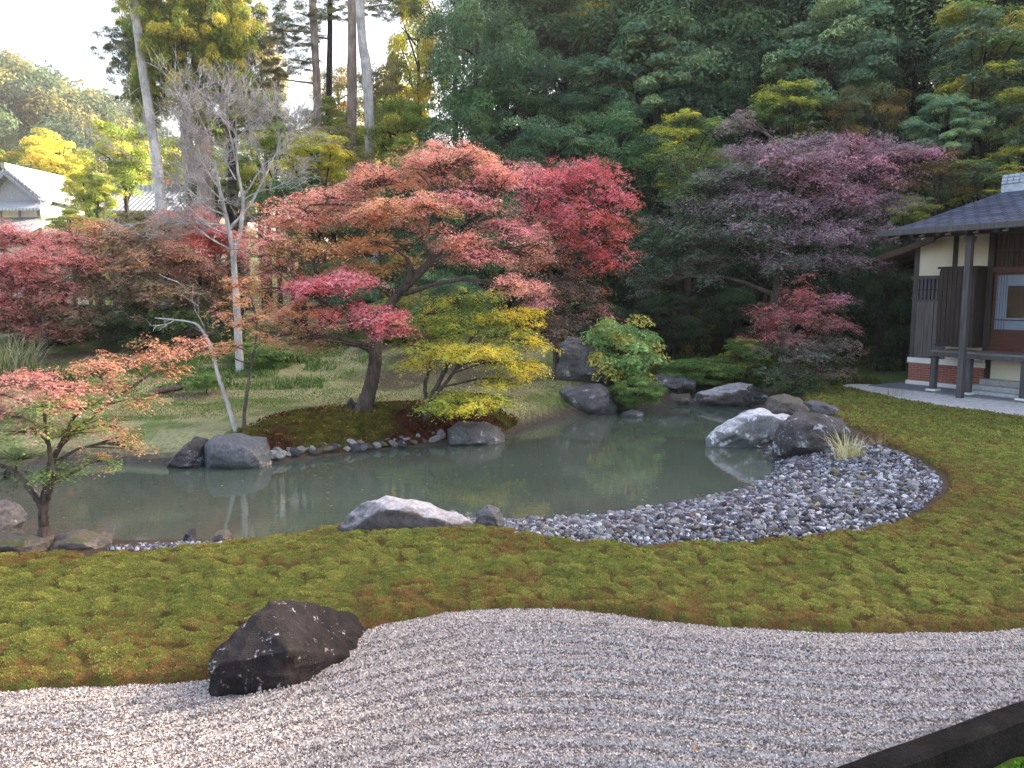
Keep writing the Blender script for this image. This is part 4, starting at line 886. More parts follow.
asset('yellow', clump_crown(8, 66, 380, .045, g((196, 186, 70), (168, 172, 62), (150, 150, 60), (206, 180, 72)), cr=(.14, .28), shell=.3), M_leaf_back)
asset('ygreen', clump_crown(9, 66, 380, .045, g((130, 146, 58), (104, 128, 52), (160, 158, 66)), cr=(.14, .3), shell=.3), M_leaf_back)
asset('cedar', clump_crown(10, 140, 260, .06, g((140, 148, 60), (110, 130, 52), (168, 158, 66), (88, 108, 46)), T=T_LONG, cr=(.09, .2), shell=.2, flat=.9), M_leaf_back)
asset('cedar_dark', clump_crown(11, 110, 170, .055, g((58, 76, 46), (48, 64, 40), (80, 84, 50)), T=T_LONG, cr=(.09, .2), shell=.2, flat=.8), M_leaf_dark)
asset('pine', clump_crown(12, 60, 260, .05, g((84, 96, 56), (64, 84, 50), (118, 108, 60)), T=T_LONG, cr=(.10, .2), shell=.3, flat=.75), M_leaf_back)
asset('shrub', clump_crown(13, 70, 130, .09, g((120, 160, 96), (96, 138, 80), (146, 178, 108), (168, 164, 80)), T=T_KITE, cr=(.2, .34), shell=.55), M_leaf)
asset('dense', clump_crown(15, 70, 260, .06, g((84, 120, 60), (66, 100, 50), (110, 140, 70)), cr=(.2, .32), shell=.5), M_leaf)
asset('brown_airy', clump_crown(14, 66, 280, .045, g((140, 128, 84), (118, 120, 74), (156, 134, 86)), cr=(.14, .28), shell=.3), M_leaf_back)

def tree(label, px, py, Y, rx, rz, asset_, cat='tree', name='tree', group=None, tr=None, bark=None, seed=None, ry=.9, stem=None):
    """crown centred on the ray through (px, py) at depth Y; trunk goes down to the ground"""
    seed = seed if seed is not None else int(px * 7 + py * 3 + Y * 11) % 99991; r = np.random.default_rng(abs(seed))
    C = W(px, py, Y); R = rx * Y / F; RZ = rz * Y / F; bx, by = (C[0], C[1]) if stem is None else (stem[0], stem[1]); gz_ = H1(bx, by)
    if C[2] - RZ < gz_ - .3 * RZ and False: pass
    base = np.array([bx, by, gz_]); root = empty(name, base, label=label, cat=cat, group=group)
    tr = tr or max(.05, min(.28, R * .09)); top = C + np.array([0, 0, RZ * .35]) - base
    wood = []
    if C[2] > gz_ + .2:
        mid = top * .5 + np.array([r.normal(0, .15), r.normal(0, .15), 0]) * min(1, R * .4); wood.append(limb([(0, 0, -.3), mid, top], tr, tr * .35, r, 8, 6, .1))
        for i in range(7):
            t = r.uniform(.5, .95); A = top * t; d = r.normal(0, 1, 3); d[2] = abs(d[2]) * .5; d /= np.linalg.norm(d); B = (C - base) + d * np.array([R, R, RZ]) * .62
            wood.append(limb([A, (A + B) / 2 + np.array([0, 0, .05 * R]), B], tr * .35, tr * .1, r, 5, 4, .2))
        build('trunk', wood, bark or M_bark_dark, root, True)
    c = bpy.data.objects.new('crown', ASSET[asset_]); COL.objects.link(c); c.parent = root; c.location = tuple(C - base); c.scale = (R, R * ry, RZ); c.rotation_euler = (0, 0, r.uniform(0, 6.28))
    return root
for t in [
    # front row of the wood, left to right
    ('dark evergreen bush low behind the salmon maple crown', 462, 150, 22.5, 44, 42, 'ever', 'evergreen'),
    ('tall dark evergreen at the left edge of the wood, beside the sunlit yellow trees', 478, 70, 25.5, 58, 80, 'ever', 'evergreen'),
    ('bushy evergreen above the top of the crimson maple', 548, 158, 22.5, 52, 40, 'ever_b', 'evergreen'),
    ('rounded evergreen right of and above the crimson maple', 620, 148, 23, 52, 42, 'ever', 'evergreen'),
    ('evergreen with brighter grey-green leaf clumps in the upper middle of the wood', 655, 72, 26.5, 58, 62, 'feather', 'evergreen'),
    ('evergreen below the yellow gap at the top of the wood', 565, 92, 27, 48, 40, 'ever_b', 'evergreen'),
    ('evergreen between the two grey-green trees of the upper wood', 728, 78, 27, 46, 56, 'ever_b', 'evergreen'),
    ('green layered maple left of the purple maple', 690, 150, 22, 46, 40, 'layer_green', 'maple tree'),
    ('grey-green feathery evergreen above the purple maple', 830, 70, 25, 66, 66, 'feather', 'evergreen'),
    ('rounded green tree above the left part of the purple maple', 790, 120, 23.5, 44, 38, 'layer_green', 'tree'),
    ('brown-flecked bush between purple maple and feathery evergreen', 868, 118, 22.8, 40, 34, 'brown_bush', 'bush'),
    ('blue-green bush above the tip of the purple maple', 945, 128, 21.5, 40, 36, 'feather', 'bush'),
    ('tiered maple with green and yellow sprays at the upper right', 985, 50, 22, 56, 54, 'layer_yellow', 'maple tree'),
    ('yellow-tipped layered tree at the right edge above the roof', 1022, 128, 21, 40, 40, 'layer_yellow', 'tree'),
    ('ochre and brown bush behind the house roof corner', 935, 180, 20.6, 44, 28, 'brown_bush', 'bush'),
    ('green bush tight behind the house roof', 985, 182, 20.5, 42, 26, 'layer_yellow', 'bush'),
    ('lime green bush peeking over the roof corner', 912, 212, 20.2, 22, 18, 'ygreen', 'bush'),
    ('dark hedge-like evergreen left of the house wall', 880, 310, 20.3, 40, 66, 'dark_hedge', 'evergreen'),
    ('dark evergreen under the right side of the purple maple', 850, 290, 21.5, 46, 70, 'dark_hedge', 'evergreen'),
    ('dark evergreen behind the purple maple trunk', 760, 270, 22.5, 56, 60, 'dark_hedge', 'evergreen'),
    ('dark bush above the shaded cliff', 690, 262, 23, 50, 50, 'dark_hedge', 'bush'),
    ('dark bush between the crimson maple and the shaded cliff', 632, 268, 22, 44, 58, 'dark_hedge', 'bush'),
    ('dark bush behind the crimson maple trunk', 575, 260, 21.5, 50, 55, 'dark_hedge', 'bush'),
    ('dark bush behind the middle of the salmon maple', 505, 240, 22, 50, 55, 'ever', 'bush'),
    ('green bush behind the bent trunk of the salmon maple', 430, 262, 22.5, 48, 50, 'ever_b', 'bush'),
    ('dark evergreen behind the house wall corner', 925, 290, 21.8, 40, 90, 'dark_hedge', 'evergreen'),
    # second and third rows on the slope
    ('tall evergreen at the top edge left of the yellow gap', 520, 22, 31, 60, 52, 'ever', 'evergreen'),
    ('dark tree at the very top left corner of the wood', 455, 8, 33, 42, 60, 'ever_b', 'evergreen'),
    ('high dark tree just right of the yellow gap', 690, 10, 32, 58, 45, 'ever', 'evergreen'),
    ('high dark tree above the pale gap at the upper right', 768, 12, 33, 54, 45, 'dark_hedge', 'evergreen'),
    ('high evergreen behind the feathery tree', 860, 8, 31, 60, 48, 'ever', 'evergreen'),
    ('dark high evergreen behind the tiered maple', 930, 22, 28, 52, 60, 'dark_hedge', 'evergreen'),
    ('highest evergreen at the right edge', 1010, -5, 29, 62, 60, 'ever_b', 'evergreen'),
    ('dark backdrop tree right of the feathery tree', 915, 85, 27, 50, 55, 'dark_hedge', 'evergreen'),
    ('dark backdrop tree behind the rounded green tree', 765, 100, 29, 55, 60, 'dark_hedge', 'evergreen'),
    ('dark backdrop tree above the rounded evergreen', 612, 105, 30, 50, 42, 'dark_hedge', 'evergreen'),
    ('dark backdrop tree behind the leftmost tall evergreen', 505, 115, 29, 55, 60, 'dark_hedge', 'evergreen'),
    ('dark backdrop tree behind the green layered maple', 690, 120, 28, 55, 45, 'dark_hedge', 'evergreen'),
    ('dark backdrop tree behind the tiered maple foot', 985, 120, 25, 60, 50, 'dark_hedge', 'evergreen'),
    ('sunlit yellow tree seen through the gap at the top of the wood', 600, 20, 30.6, 44, 24, 'yellow', 'tree'),
    # sunlit trees left of the wood
    ('tall bright yellow tree against the sky left of the wood', 418, 60, 38, 36, 85, 'yellow', 'tree'),
    ('yellow-green tree under the bright yellow one', 405, 138, 30, 44, 40, 'ygreen', 'tree'),
    ('airy brownish tree behind the white trunk', 385, 105, 36, 32, 48, 'brown_airy', 'tree'),
    ('greenish tree between the reddish trunks', 335, 135, 32, 44, 34, 'ygreen', 'tree'),
    ('straw-coloured bush below the paired trunks', 330, 152, 26, 48, 26, 'brown_airy', 'bush'),
    ('bright yellow bush at the upper left of the salmon maple', 318, 158, 22, 46, 28, 'yellow', 'bush'),
    ('lime bush beside the bare tree twigs', 275, 145, 24, 34, 22, 'ygreen', 'bush'),
    ('green bush between yellow bush and dark wood', 420, 168, 24, 44, 28, 'ygreen', 'bush'),
    ('dark green bush behind the left of the salmon maple', 300, 212, 21.5, 50, 36, 'ever', 'bush'),
    ('olive bush behind the upper left of the salmon maple', 370, 210, 22.5, 48, 44, 'ever_b', 'bush'),
    ('far sunlit tree in the gap left of the paired trunks', 262, 178, 55, 34, 40, 'ygreen', 'tree'),
    ('far yellow tree behind the paired trunks', 312, 172, 58, 34, 40, 'yellow', 'tree'),
    ('far olive tree behind the reddish trunk', 360, 160, 56, 34, 44, 'brown_airy', 'tree'),
    ('far green tree left of the bright yellow tree', 400, 175, 54, 34, 40, 'ygreen', 'tree'),
    ('far tree just above the roof behind the cedar trunks', 190, 165, 60, 36, 30, 'ygreen', 'tree'),
    ('low olive bush in front of the long pale roof', 150, 226, 26, 40, 18, 'brown_airy', 'bush'),
    ('low russet bush in front of the gabled house', 95, 238, 27, 40, 20, 'brown_bush', 'bush'),
    ('low olive bush at the foot of the thick cedar', 215, 240, 24, 40, 22, 'brown_bush', 'bush'),
    ('tall sunlit tree filling the sky right of the cedars', 262, 78, 42, 32, 60, 'brown_airy', 'tree'),
    ('lime tree rising behind the reddish pine trunk', 392, 118, 44, 36, 50, 'yellow', 'tree'),
    ('pale olive tree on the skyline behind the twigs', 258, 118, 36, 34, 34, 'ygreen', 'tree'),
    ('light green garden tree beside the tiled roofs', 122, 160, 44, 40, 40, 'ygreen', 'tree'),
    ('round sunlit tree behind the tiled house', 50, 160, 62, 40, 30, 'yellow', 'tree'),
    ('sunlit olive tree at the left frame edge behind the house', 2, 172, 60, 24, 22, 'ygreen', 'tree'),
    ('small round green tree right of the gabled house', 98, 196, 42, 24, 24, 'ygreen', 'tree'),
    ('dark bush closing the view under the left half of the salmon maple', 332, 245, 25.5, 56, 44, 'ever', 'bush'),
    ('olive bush filling the slope left of the salmon maple crown', 292, 262, 20.5, 46, 42, 'brown_bush', 'bush'),
    ('green bush filling the slope behind the crimson foliage pad', 352, 288, 20.0, 48, 36, 'ever_b', 'bush'),
    ('green bush behind the gap between trunk and yellow maple', 405, 318, 19.0, 40, 26, 'layer_green', 'bush'),
    ('brown bush behind the brown and olive maple', 120, 275, 21, 60, 38, 'brown_bush', 'bush'),
    ('brown bush behind the dusky pink maple', 30, 285, 21, 60, 36, 'brown_bush', 'bush'),
    ('russet bush behind the deep red maple', 205, 275, 21.5, 50, 44, 'brown_bush', 'bush'),
    ('olive bush below the straw-coloured bush', 330, 205, 23.5, 54, 40, 'brown_airy', 'bush'),
    ('dark low bush between the pond rocks and the cliff shade', 600, 330, 20.0, 44, 28, 'dark_hedge', 'bush'),
    ('dark low bush at the centre of the shaded hollow', 670, 322, 20.6, 44, 28, 'dark_hedge', 'bush'),
    ('dark low bush right of the shaded hollow', 735, 318, 20.8, 44, 30, 'dark_hedge', 'bush'),
    ('dark low bush behind the small red-topped maple', 810, 325, 20.6, 46, 32, 'dark_hedge', 'bush'),
    ('dark bush behind the bank between the two large maples', 540, 318, 19.5, 36, 26, 'dark_hedge', 'bush'),
    ('sunlit tree hiding the right end of the gabled house roof', 84, 192, 43, 22, 24, 'yellow', 'tree'),
    ('hazy green bush under the eave of the gabled house', 70, 222, 36, 26, 14, 'ygreen', 'bush'),
    ('bright tree between the thick cedar and the bare tree', 236, 182, 33, 32, 34, 'ygreen', 'tree'),
    ('hazy green tree behind the thick cedar trunk', 212, 150, 40, 38, 40, 'ygreen', 'tree'),
    ('airy tree between the slim pine and the reddish trunk', 338, 98, 40, 30, 34, 'brown_airy', 'tree'),
    ('low olive bush under the brown and olive maple', 150, 318, 19.6, 62, 26, 'brown_bush', 'bush'),
    ('low green bush under the deep red maple', 205, 320, 20.4, 46, 26, 'ever_b', 'bush'),
    ('low green bush under the dusky pink maple', 60, 322, 19.6, 52, 22, 'ever_b', 'bush'),
    ('green shrub between roofs and bare tree', 205, 200, 27, 40, 24, 'cedar_dark', 'bush'),
]:
    lb, px, py, Y, rx, rz, ak, cat = t; tree(lb, px, py, Y, rx, rz, ak, cat, cat.replace(' ', '_') if cat != 'evergreen' else 'evergreen_tree')
# straight conifers
def conifer(label, trunk, Y, r0, r1, crowns, bark, name='cedar_tree', cat='cedar'):
    r = np.random.default_rng(int(Y * 100 + trunk[0][0])); p3 = [W(x, y, Y) for x, y in trunk]; base = np.array([p3[0][0], p3[0][1], H1(p3[0][0], p3[0][1])])
    root = empty(name, base, label=label, cat=cat); p3 = [np.array([base[0], base[1], base[2] - .3])] + p3; wood = [limb([p - base for p in p3], r0, r1, r, 10, 6, .03)]
    for px, py, rx, rz, ak, dY in crowns:
        C = W(px, py, Y + dY) - base; k = (Y + dY) / F; c = bpy.data.objects.new('crown', ASSET[ak]); COL.objects.link(c); c.parent = root; c.location = tuple(C)
        c.scale = (rx * k, rx * k * .9, rz * k); c.rotation_euler = (0, 0, r.uniform(0, 6.28))
        j = [p - base for p in p3]; q = min(j, key=lambda v: abs(v[2] - C[2])); q = np.array([q[0], q[1], C[2] - .2])
        wood.append(limb([q, (q + C) / 2, C], r1 * .4, r1 * .12, r, 5, 4, .2))
    build('trunk', wood, bark, root, True); return root
conifer('thick pale cedar trunk under sunlit yellow-green foliage', [(208, 232), (205, 180), (201, 100), (198, 20), (196, -60)], 25, .30, .2, [(192, 62, 46, 66, 'cedar', -.6), (220, 20, 44, 60, 'cedar', -.5), (165, 18, 46, 55, 'cedar', -.4), (150, 90, 30, 40, 'cedar', .2), (232, 80, 28, 40, 'cedar', .1)], M_bark_red)
conifer('thinner cedar left of the thick pale trunk', [(193, 232), (188, 150), (180, 80), (176, -20)], 28, .2, .15, [(145, 78, 38, 52, 'cedar_dark', 0), (125, 50, 32, 30, 'cedar_dark', .5), (150, 20, 40, 40, 'cedar', .8)], M_bark_red)
conifer('dark-leaved cedar right of the thick pale trunk', [(232, 232), (232, 150), (230, 60), (228, -30)], 28, .16, .12, [(232, 100, 34, 56, 'cedar_dark', .5), (240, 40, 30, 46, 'cedar_dark', 0), (262, 125, 34, 26, 'cedar', .5)], M_bark_dark)
conifer('slim pine left of the pair of trunks at the top', [(318, 150), (317, 90), (314, 30), (311, -40)], 31, .17, .13, [(288, 58, 32, 24, 'pine', 0), (296, 12, 38, 26, 'pine', 0), (268, 78, 28, 16, 'pine', 0), (262, 30, 34, 26, 'pine', .4)], M_bark_red, 'pine_tree', 'pine')
conifer('thin dark pine between the slim pine and the reddish trunk', [(329, 150), (329, 90), (330, 30), (330, -40)], 32, .13, .1, [(345, 8, 32, 16, 'pine', 0), (306, 36, 22, 14, 'pine', .3)], M_bark_dark, 'pine_tree', 'pine')
conifer('straight reddish pine trunk left of the slim white trunk', [(352, 150), (352, 90), (352, 30), (352, -40)], 31, .2, .16, [(390, 4, 36, 12, 'pine', 0)], M_bark_red, 'pine_tree', 'pine')
conifer('leaning dark trunk in front of the yellow gap', [(586, 130), (600, 70), (612, 30), (630, -30)], 29, .28, .2, [(600, 120, 30, 20, 'dark_hedge', 0)], M_bark_dark, 'evergreen_tree', 'evergreen')
# green shrub at the pond and low shrubs
tree('round bright green shrub at the far edge of the pond', 620, 354, 15.8, 42, 40, 'shrub', 'shrub', 'shrub', tr=.03, bark=M_bark)
tree('low dense green shrub at the waterline under the round shrub', 636, 392, 14.9, 30, 16, 'dense', 'shrub', 'shrub', tr=.02)
tree('dark glossy ground shrub behind the hump-backed rock', 704, 372, 17.2, 44, 15, 'dense', 'shrub', 'shrub', tr=.02)
tree('small leafy shrub between the dark cliff and the low red maple', 742, 352, 18, 26, 16, 'layer_green', 'shrub', 'shrub', tr=.02)
tree('leafy green shrub on the lawn at the foot of the white tree', 262, 358, 17, 40, 18, 'dense', 'shrub', 'shrub', tr=.02)
tree('small green weed bush on the slope under the orange leaves', 205, 382, 14.5, 18, 9, 'dense', 'shrub', 'shrub', tr=.015)
tree('green bush behind the main maple trunk at the right', 450, 305, 17.5, 44, 36, 'ever_b', 'bush', 'bush', tr=.03)
tree('dark low hedge at the far left under the pink maple', 40, 330, 19, 60, 22, 'dark_hedge', 'hedge', 'hedge', tr=.03)
tree('dark low hedge behind the orange twigs at the left', 165, 340, 19, 60, 20, 'dark_hedge', 'hedge', 'hedge', tr=.03)
# trees beyond the right edge: they stand on the same slope and shade the garden
r = np.random.default_rng(5)
ci = 0
for (x, y, hgt, rad) in [(24, 13, 17, 4.5), (22, 19, 16, 4), (20, 24, 17, 4.5), (29, 18, 19, 5), (27, 25, 20, 5), (19, 30, 18, 5), (25, 33, 20, 5), (33, 24, 20, 6), (33, 14, 20, 6),
                           (12, 33, 14, 4.5), (7, 34, 13, 4.5), (2, 33, 12, 4.5), (18, 35, 17, 5.5), (22, 36, 20, 6), (12, 29, 12, 4), (6, 28, 10.5, 3.6), (15, 39, 15, 5), (9, 41, 14, 5), (3, 40, 14, 5), (17, 27, 15, 4)]:
    gz_ = H1(x, y); root = empty('evergreen_tree', (x, y, gz_), label='tall dark evergreen filling the slope of the wood', cat='evergreen', group='evergreens filling the wooded slope')
    for dz, k in ((0, 1.0), (-.42, 1.05)):
        c = bpy.data.objects.new('crown', ASSET[('ever', 'ever_b', 'dark_hedge')[ci % 3]]); COL.objects.link(c); c.parent = root; c.location = (0, 0, hgt * (.68 + dz)); c.scale = (rad * k, rad * k, hgt * .34); c.rotation_euler = (0, 0, r.uniform(0, 6)); ci += 1
    build('trunk', [limb([(0, 0, -.3), (.2, .1, hgt * .4), (0, 0, hgt * .85)], .26, .08, r, 8)], M_bark_dark, root, True)

# far wooded hill: one mass
r = np.random.default_rng(17); parts = []
cols = np.array(g((74, 100, 78), (96, 118, 84), (62, 86, 74), (130, 128, 84), (84, 108, 84)))
for i in range(230):
    x = r.normal(-78, 26); y = r.normal(112, 17)
    if y < 72 or x > -30 or x / y > -.35: continue
    z = H1(x, y); R = r.uniform(3.2, 5.5); cc = cols[r.integers(5)] * r.uniform(.8, 1.2)
    if r.uniform() < .05: cc = lin(190, 110, 60)
    nc = 14; d = r.normal(0, 1, (nc, 3)); d /= np.linalg.norm(d, axis=1)[:, None]; d[:, 2] = abs(d[:, 2]); c = d * R * .65 + np.array([x, y, z + R * .5]); n_ = nc * 55
    ci_ = np.repeat(np.arange(nc), 55); u = r.normal(0, 1, (n_, 3)); u /= np.linalg.norm(u, axis=1)[:, None]
    parts.append(leaves(c[ci_] + u * R * .36 * r.uniform(.6, 1.1, (n_, 1)), u + r.normal(0, .3, (n_, 3)) + (0, 0, .3), r.uniform(.35, .75, n_), cc * r.uniform(.6, 1.4, (n_, 1)), T_KITE, r))
build('far_woodland', parts, M_leaf_back, label='hazy wooded hill far behind the tiled roofs at the upper left', cat='woodland', kind='stuff')
# ------------------------------------------------------------------ tea house at the right
HA = np.array([8.76, 16.92]); hd = np.array([.506, -.862]); hd /= np.linalg.norm(hd)
house = empty('tea_house', (HA[0], HA[1], 0), math.atan2(hd[1], hd[0]), label='single-storey timber tea house with brick base and dark tiled roof beside the gravel path', cat='house')
def hb(name, boxes, mat, parent=None, bev=.006, **k):
    o = build(name, [boxp(*b) for b in boxes], mat, parent or house, **k)
    if bev: bevelled(o, bev)
    return o
M_plaster = flat_mat('cream_plaster', (.72, .67, .56), .9, .05, 3)
M_white = flat_mat('white_plaster', (.75, .74, .72), .85, .06, 5)
M_stonec = flat_mat('cut_stone', (.36, .37, .38), .85, .2, 14)
M_stoned = flat_mat('dark_cut_stone', (.2, .21, .23), .8, .2, 14)
M_wd = wood_mat('weathered_boards', (.085, .072, .075), (.165, .142, .142), .75, 2)
M_wdark = wood_mat('dark_timber', (.02, .014, .013), (.055, .038, .033), .6, 2)
M_wpost = wood_mat('grey_timber', (.05, .046, .05), (.105, .097, .102), .7, 2)
M_wdeck = wood_mat('deck_boards', (.13, .11, .11), (.22, .19, .18), .6, 0)
M_red = wood_mat('mahogany', (.05, .018, .013), (.10, .034, .022), .4, 0)
M_rafter = wood_mat('rafter_wood', (.05, .03, .022), (.11, .065, .048), .7, 0)
M_paleend = flat_mat('painted_rafter_ends', (.62, .6, .55), .8, .1)
M_paper = flat_mat('glazed_paper', (.15, .20, .28), .35, .08, 6, .5)
m, n, out = newmat('dark_glass'); principled(n, out, (.03, .02, .015), .08, None, .6); M_glass = m
M_pane = flat_mat('window_pane', (.07, .09, .12), .4, .1, 6, .4)
m, n, out = newmat('red_brick'); tc = N(n, 'ShaderNodeTexCoord'); sx = N(n, 'ShaderNodeSeparateXYZ'); cx = N(n, 'ShaderNodeCombineXYZ'); n.links.new(tc.outputs['Object'], sx.inputs[0])
ad = N(n, 'ShaderNodeMath', operation='ADD'); n.links.new(sx.outputs[0], ad.inputs[0]); n.links.new(sx.outputs[1], ad.inputs[1]); n.links.new(ad.outputs[0], cx.inputs[0]); n.links.new(sx.outputs[2], cx.inputs[1])
bt = N(n, 'ShaderNodeTexBrick'); n.links.new(cx.outputs[0], bt.inputs['Vector']); bt.inputs['Color1'].default_value = (.34, .10, .07, 1); bt.inputs['Color2'].default_value = (.26, .07, .05, 1); bt.inputs['Mortar'].default_value = (.30, .22, .19, 1)
bt.inputs['Scale'].default_value = 1; bt.inputs['Brick Width'].default_value = .16; bt.inputs['Row Height'].default_value = .05; bt.inputs['Mortar Size'].default_value = .006
principled(n, out, bt.outputs[0], .85, bump(n, bt.outputs['Fac'], -.4, .01)); M_brick = m
m, n, out = newmat('roof_shingles'); tc = N(n, 'ShaderNodeTexCoord'); bt = N(n, 'ShaderNodeTexBrick'); n.links.new(tc.outputs['Object'], bt.inputs['Vector']); bt.inputs['Scale'].default_value = 1
bt.inputs['Brick Width'].default_value = .26; bt.inputs['Row Height'].default_value = .22; bt.inputs['Mortar Size'].default_value = .02; bt.inputs['Color1'].default_value = (.04, .052, .085, 1); bt.inputs['Color2'].default_value = (.09, .115, .18, 1); bt.inputs['Mortar'].default_value = (.008, .009, .014, 1)
c2_, f2 = noise_col(n, tc.outputs['Object'], 3, [(.7, .7, .7), (1.2, 1.2, 1.2)]); principled(n, out, mul(n, bt.outputs[0], c2_), .8, bump(n, bt.outputs['Fac'], -1, .05), .12); M_roof = m
X1 = 8.0
hb('stone_plinth', [(-.25, X1, -1.05, .2, -.3, .055)], M_stoned)
hb('foundation_stone', [(-.04, 1.66, -.045, .1, .055, .14)], M_white)
hb('brick_base', [(0, 1.62, -.02, .12, .14, .53), (-.0, .12, .12, 5.4, .055, .53)], M_brick, bev=0)
hb('sill_band', [(-.03, 1.64, -.045, .1, .53, .645)], M_white)
hb('wall', [(.02, 1.56, 0, .12, .645, 3.34), (.02, .13, .12, 5.4, .53, 3.34), (.02, 8, 5.28, 5.4, .0, 3.34)], M_plaster, bev=0)
hb('corner_post', [(.0, .10, -.03, .1, .645, 3.3)], M_wpost)
nb = 7; wb = (.78 - .10) / nb
hb('board_panel', [(.10 + i * wb + .003, .10 + (i + 1) * wb - .003, -.022 - .006 * (i % 2), 0, .65, 1.86) for i in range(nb)], M_wd, bev=.003)
hb('rail', [(-.06, .78, -.05, 0, 2.33, 2.41), (.10, .78, -.04, 0, 1.86, 1.905)], M_wpost)
wn = hb('window', [(.11, .60, -.012, 0, 1.905, 2.33)], M_pane)
hb('window_bars', [(.13 + i * .085, .152 + i * .085, -.04, -.012, 1.905, 2.33) for i in range(6)] + [(.11, .6, -.03, -.0121, 2.1, 2.12)], M_wdark, wn, .002)
hb('board_panel', [(.60, .78, -.028, 0, 1.905, 2.33)], M_wd)
hb('timber_post', [(.83, .92, -.035, .1, 2.57, 3.32)], M_wdark)
hb('timber_post', [(1.55, 1.67, -.05, .1, .85, 3.32)], M_wdark)
# shutter box
sb = hb('shutter_box', [(.80, 1.53, -.38, -.0, .99, 2.53)], M_wdark)
hb('cover_board', [(.79 + i * .0925, .79 + (i + 1) * .0925 - .008, -.395 - .005 * (i % 2), -.38, 1.03, 2.5) for i in range(8)], M_wdark, sb, .003)
hb('cap_board', [(.76, 1.57, -.43, 0, 2.53, 2.575)], M_wdark, sb); hb('base_board', [(.77, 1.56, -.42, 0, .955, .99)], M_wdark, sb)
# doors
hb('lintel', [(1.67, X1, -.06, .06, 2.44, 2.56)], M_red)
hb('transom_wall', [(1.67, X1, .03, .06, 2.56, 3.32)], M_wdark, bev=0)
hb('transom_lattice', [(1.70 + i * .09, 1.725 + i * .09, -.0, .03, 2.56, 3.2) for i in range(66)] + [(1.67, X1, -.012, .0, 2.86, 2.89), (1.67, X1, -.03, .03, 3.2, 3.32)], M_rafter, bev=.002)
hb('threshold', [(1.67, X1, -.05, .1, .885, .96)], M_red)
x = 1.68; i = 0
while x < 7:
    d_ = build('sliding_door', [boxp(x, x + .9, .0 + .05 * (i % 2), .035 + .05 * (i % 2), .96, 1.27)], M_red, house)
    yo = .05 * (i % 2)
    hb('door_frame', [(x, x + .05, yo - .008, yo + .04, 1.27, 2.44), (x + .85, x + .9, yo - .008, yo + .04, 1.27, 2.44), (x + .05, x + .85, yo - .008, yo + .04, 1.27, 1.32), (x + .05, x + .85, yo - .008, yo + .04, 2.39, 2.44), (x + .05, x + .85, yo - .006, yo + .03, 1.50, 1.52)], M_red, d_, .003)
    hb('lattice', [(x + .07 + k_ * .052, x + .078 + k_ * .052, yo + .004, yo + .0099, 1.32, 2.39) for k_ in range(15) if not .24 < .07 + k_ * .052 < .66], M_wpost, d_, 0)
    hb('paper_panel', [(x + .05, x + .26, yo + .01, yo + .02, 1.32, 2.39), (x + .64, x + .85, yo + .01, yo + .02, 1.32, 2.39), (x + .26, x + .64, yo + .01, yo + .02, 1.32, 1.55), (x + .26, x + .64, yo + .01, yo + .02, 2.18, 2.39)], M_paper, d_, 0)
    hb('glass_pane', [(x + .26, x + .64, yo + .012, yo + .018, 1.55, 2.18)], M_glass, d_, 0)
    x += .88; i += 1
# veranda
hb('veranda_deck', [(.92 + i * .48, .92 + (i + 1) * .48 - .004, -.80, -.05, .845, .885) for i in range(15)], M_wdeck, bev=.003)
hb('deck_beam', [(.90, X1, -.825, -.765, .765, .855)], M_wpost)
for s in (1.0, 1.70, 2.72, 3.75, 4.8, 5.85, 6.9):
    hb('veranda_leg', [(s - .055, s + .055, -.78, -.67, .09, .768)], M_wpost)
    hb('footing', [(s - .1, s + .1, -.83, -.62, .05, .09)], M_white)
hb('underfloor_panel', [(1.74, X1, -.03, .02, .33, .84)], M_plaster, bev=0)
hb('timber_post', [(1.62, 1.74, -.04, .04, .055, .84)], M_wdark)
hb('stone_step', [(1.62, X1, -.2, .05, .055, .33)], M_stonec, bev=.015)
hb('stone_step', [(1.60, X1, -.42, -.2, .055, .22)], M_stonec, bev=.015)
hb('stone_step', [(1.56, X1, -.66, -.42, .055, .13)], M_stonec, bev=.015)
for s in (1.86, 4.66, 7.46):
    p_ = hb('pillar', [(s - .055, s + .055, -1.325, -1.215, .0, 3.12)], M_wpost)
    hb('capital', [(s - .085, s + .085, -1.355, -1.185, 3.05, 3.10), (s - .07, s + .07, -1.34, -1.2, 2.99, 3.05)], M_wpost, p_)
hb('eave_beam', [(.35, X1, -1.32, -1.22, 3.12, 3.22)], M_wdark)
# roof: curved slope
prof = [(-1.70, 3.27), (-1.1, 3.385), (-.48, 3.52), (.3, 3.72), (1.05, 3.92), (1.9, 4.13), (2.75, 4.36)]
def slope(pr, x0, x1, th, nx=12):
    V = []; nP = len(pr)
    for i in range(nx + 1):
        xx = x0 + (x1 - x0) * i / nx
        for y, z in pr: V.append((xx, y, z))
        for y, z in reversed(pr): V.append((xx, y, z - th))
    k = 2 * nP; Fc = [(i * k + j, (i + 1) * k + j, (i + 1) * k + (j + 1) % k, i * k + (j + 1) % k) for i in range(nx) for j in range(k)]
    caps = []
    for b in (0, nx * k):
        for j in range(nP - 1): caps.append((b + j, b + j + 1, b + k - 2 - j, b + k - 1 - j))
    return np.array(V), np.array(Fc + caps), None
roof = build('roof', [slope(prof, .28, 9.5, .07), slope([(5.5 - y, z - .002) for y, z in prof[::-1]], .28, 9.5, .07)], M_roof, house)
hb('eave_fascia', [(.26, 9.5, -1.735, -1.69, 3.17, 3.285)], M_wpost, roof)
hb('rake_board', [(.24, .279, -1.69, -1.0, 3.19, 3.26)], M_wpost, roof)
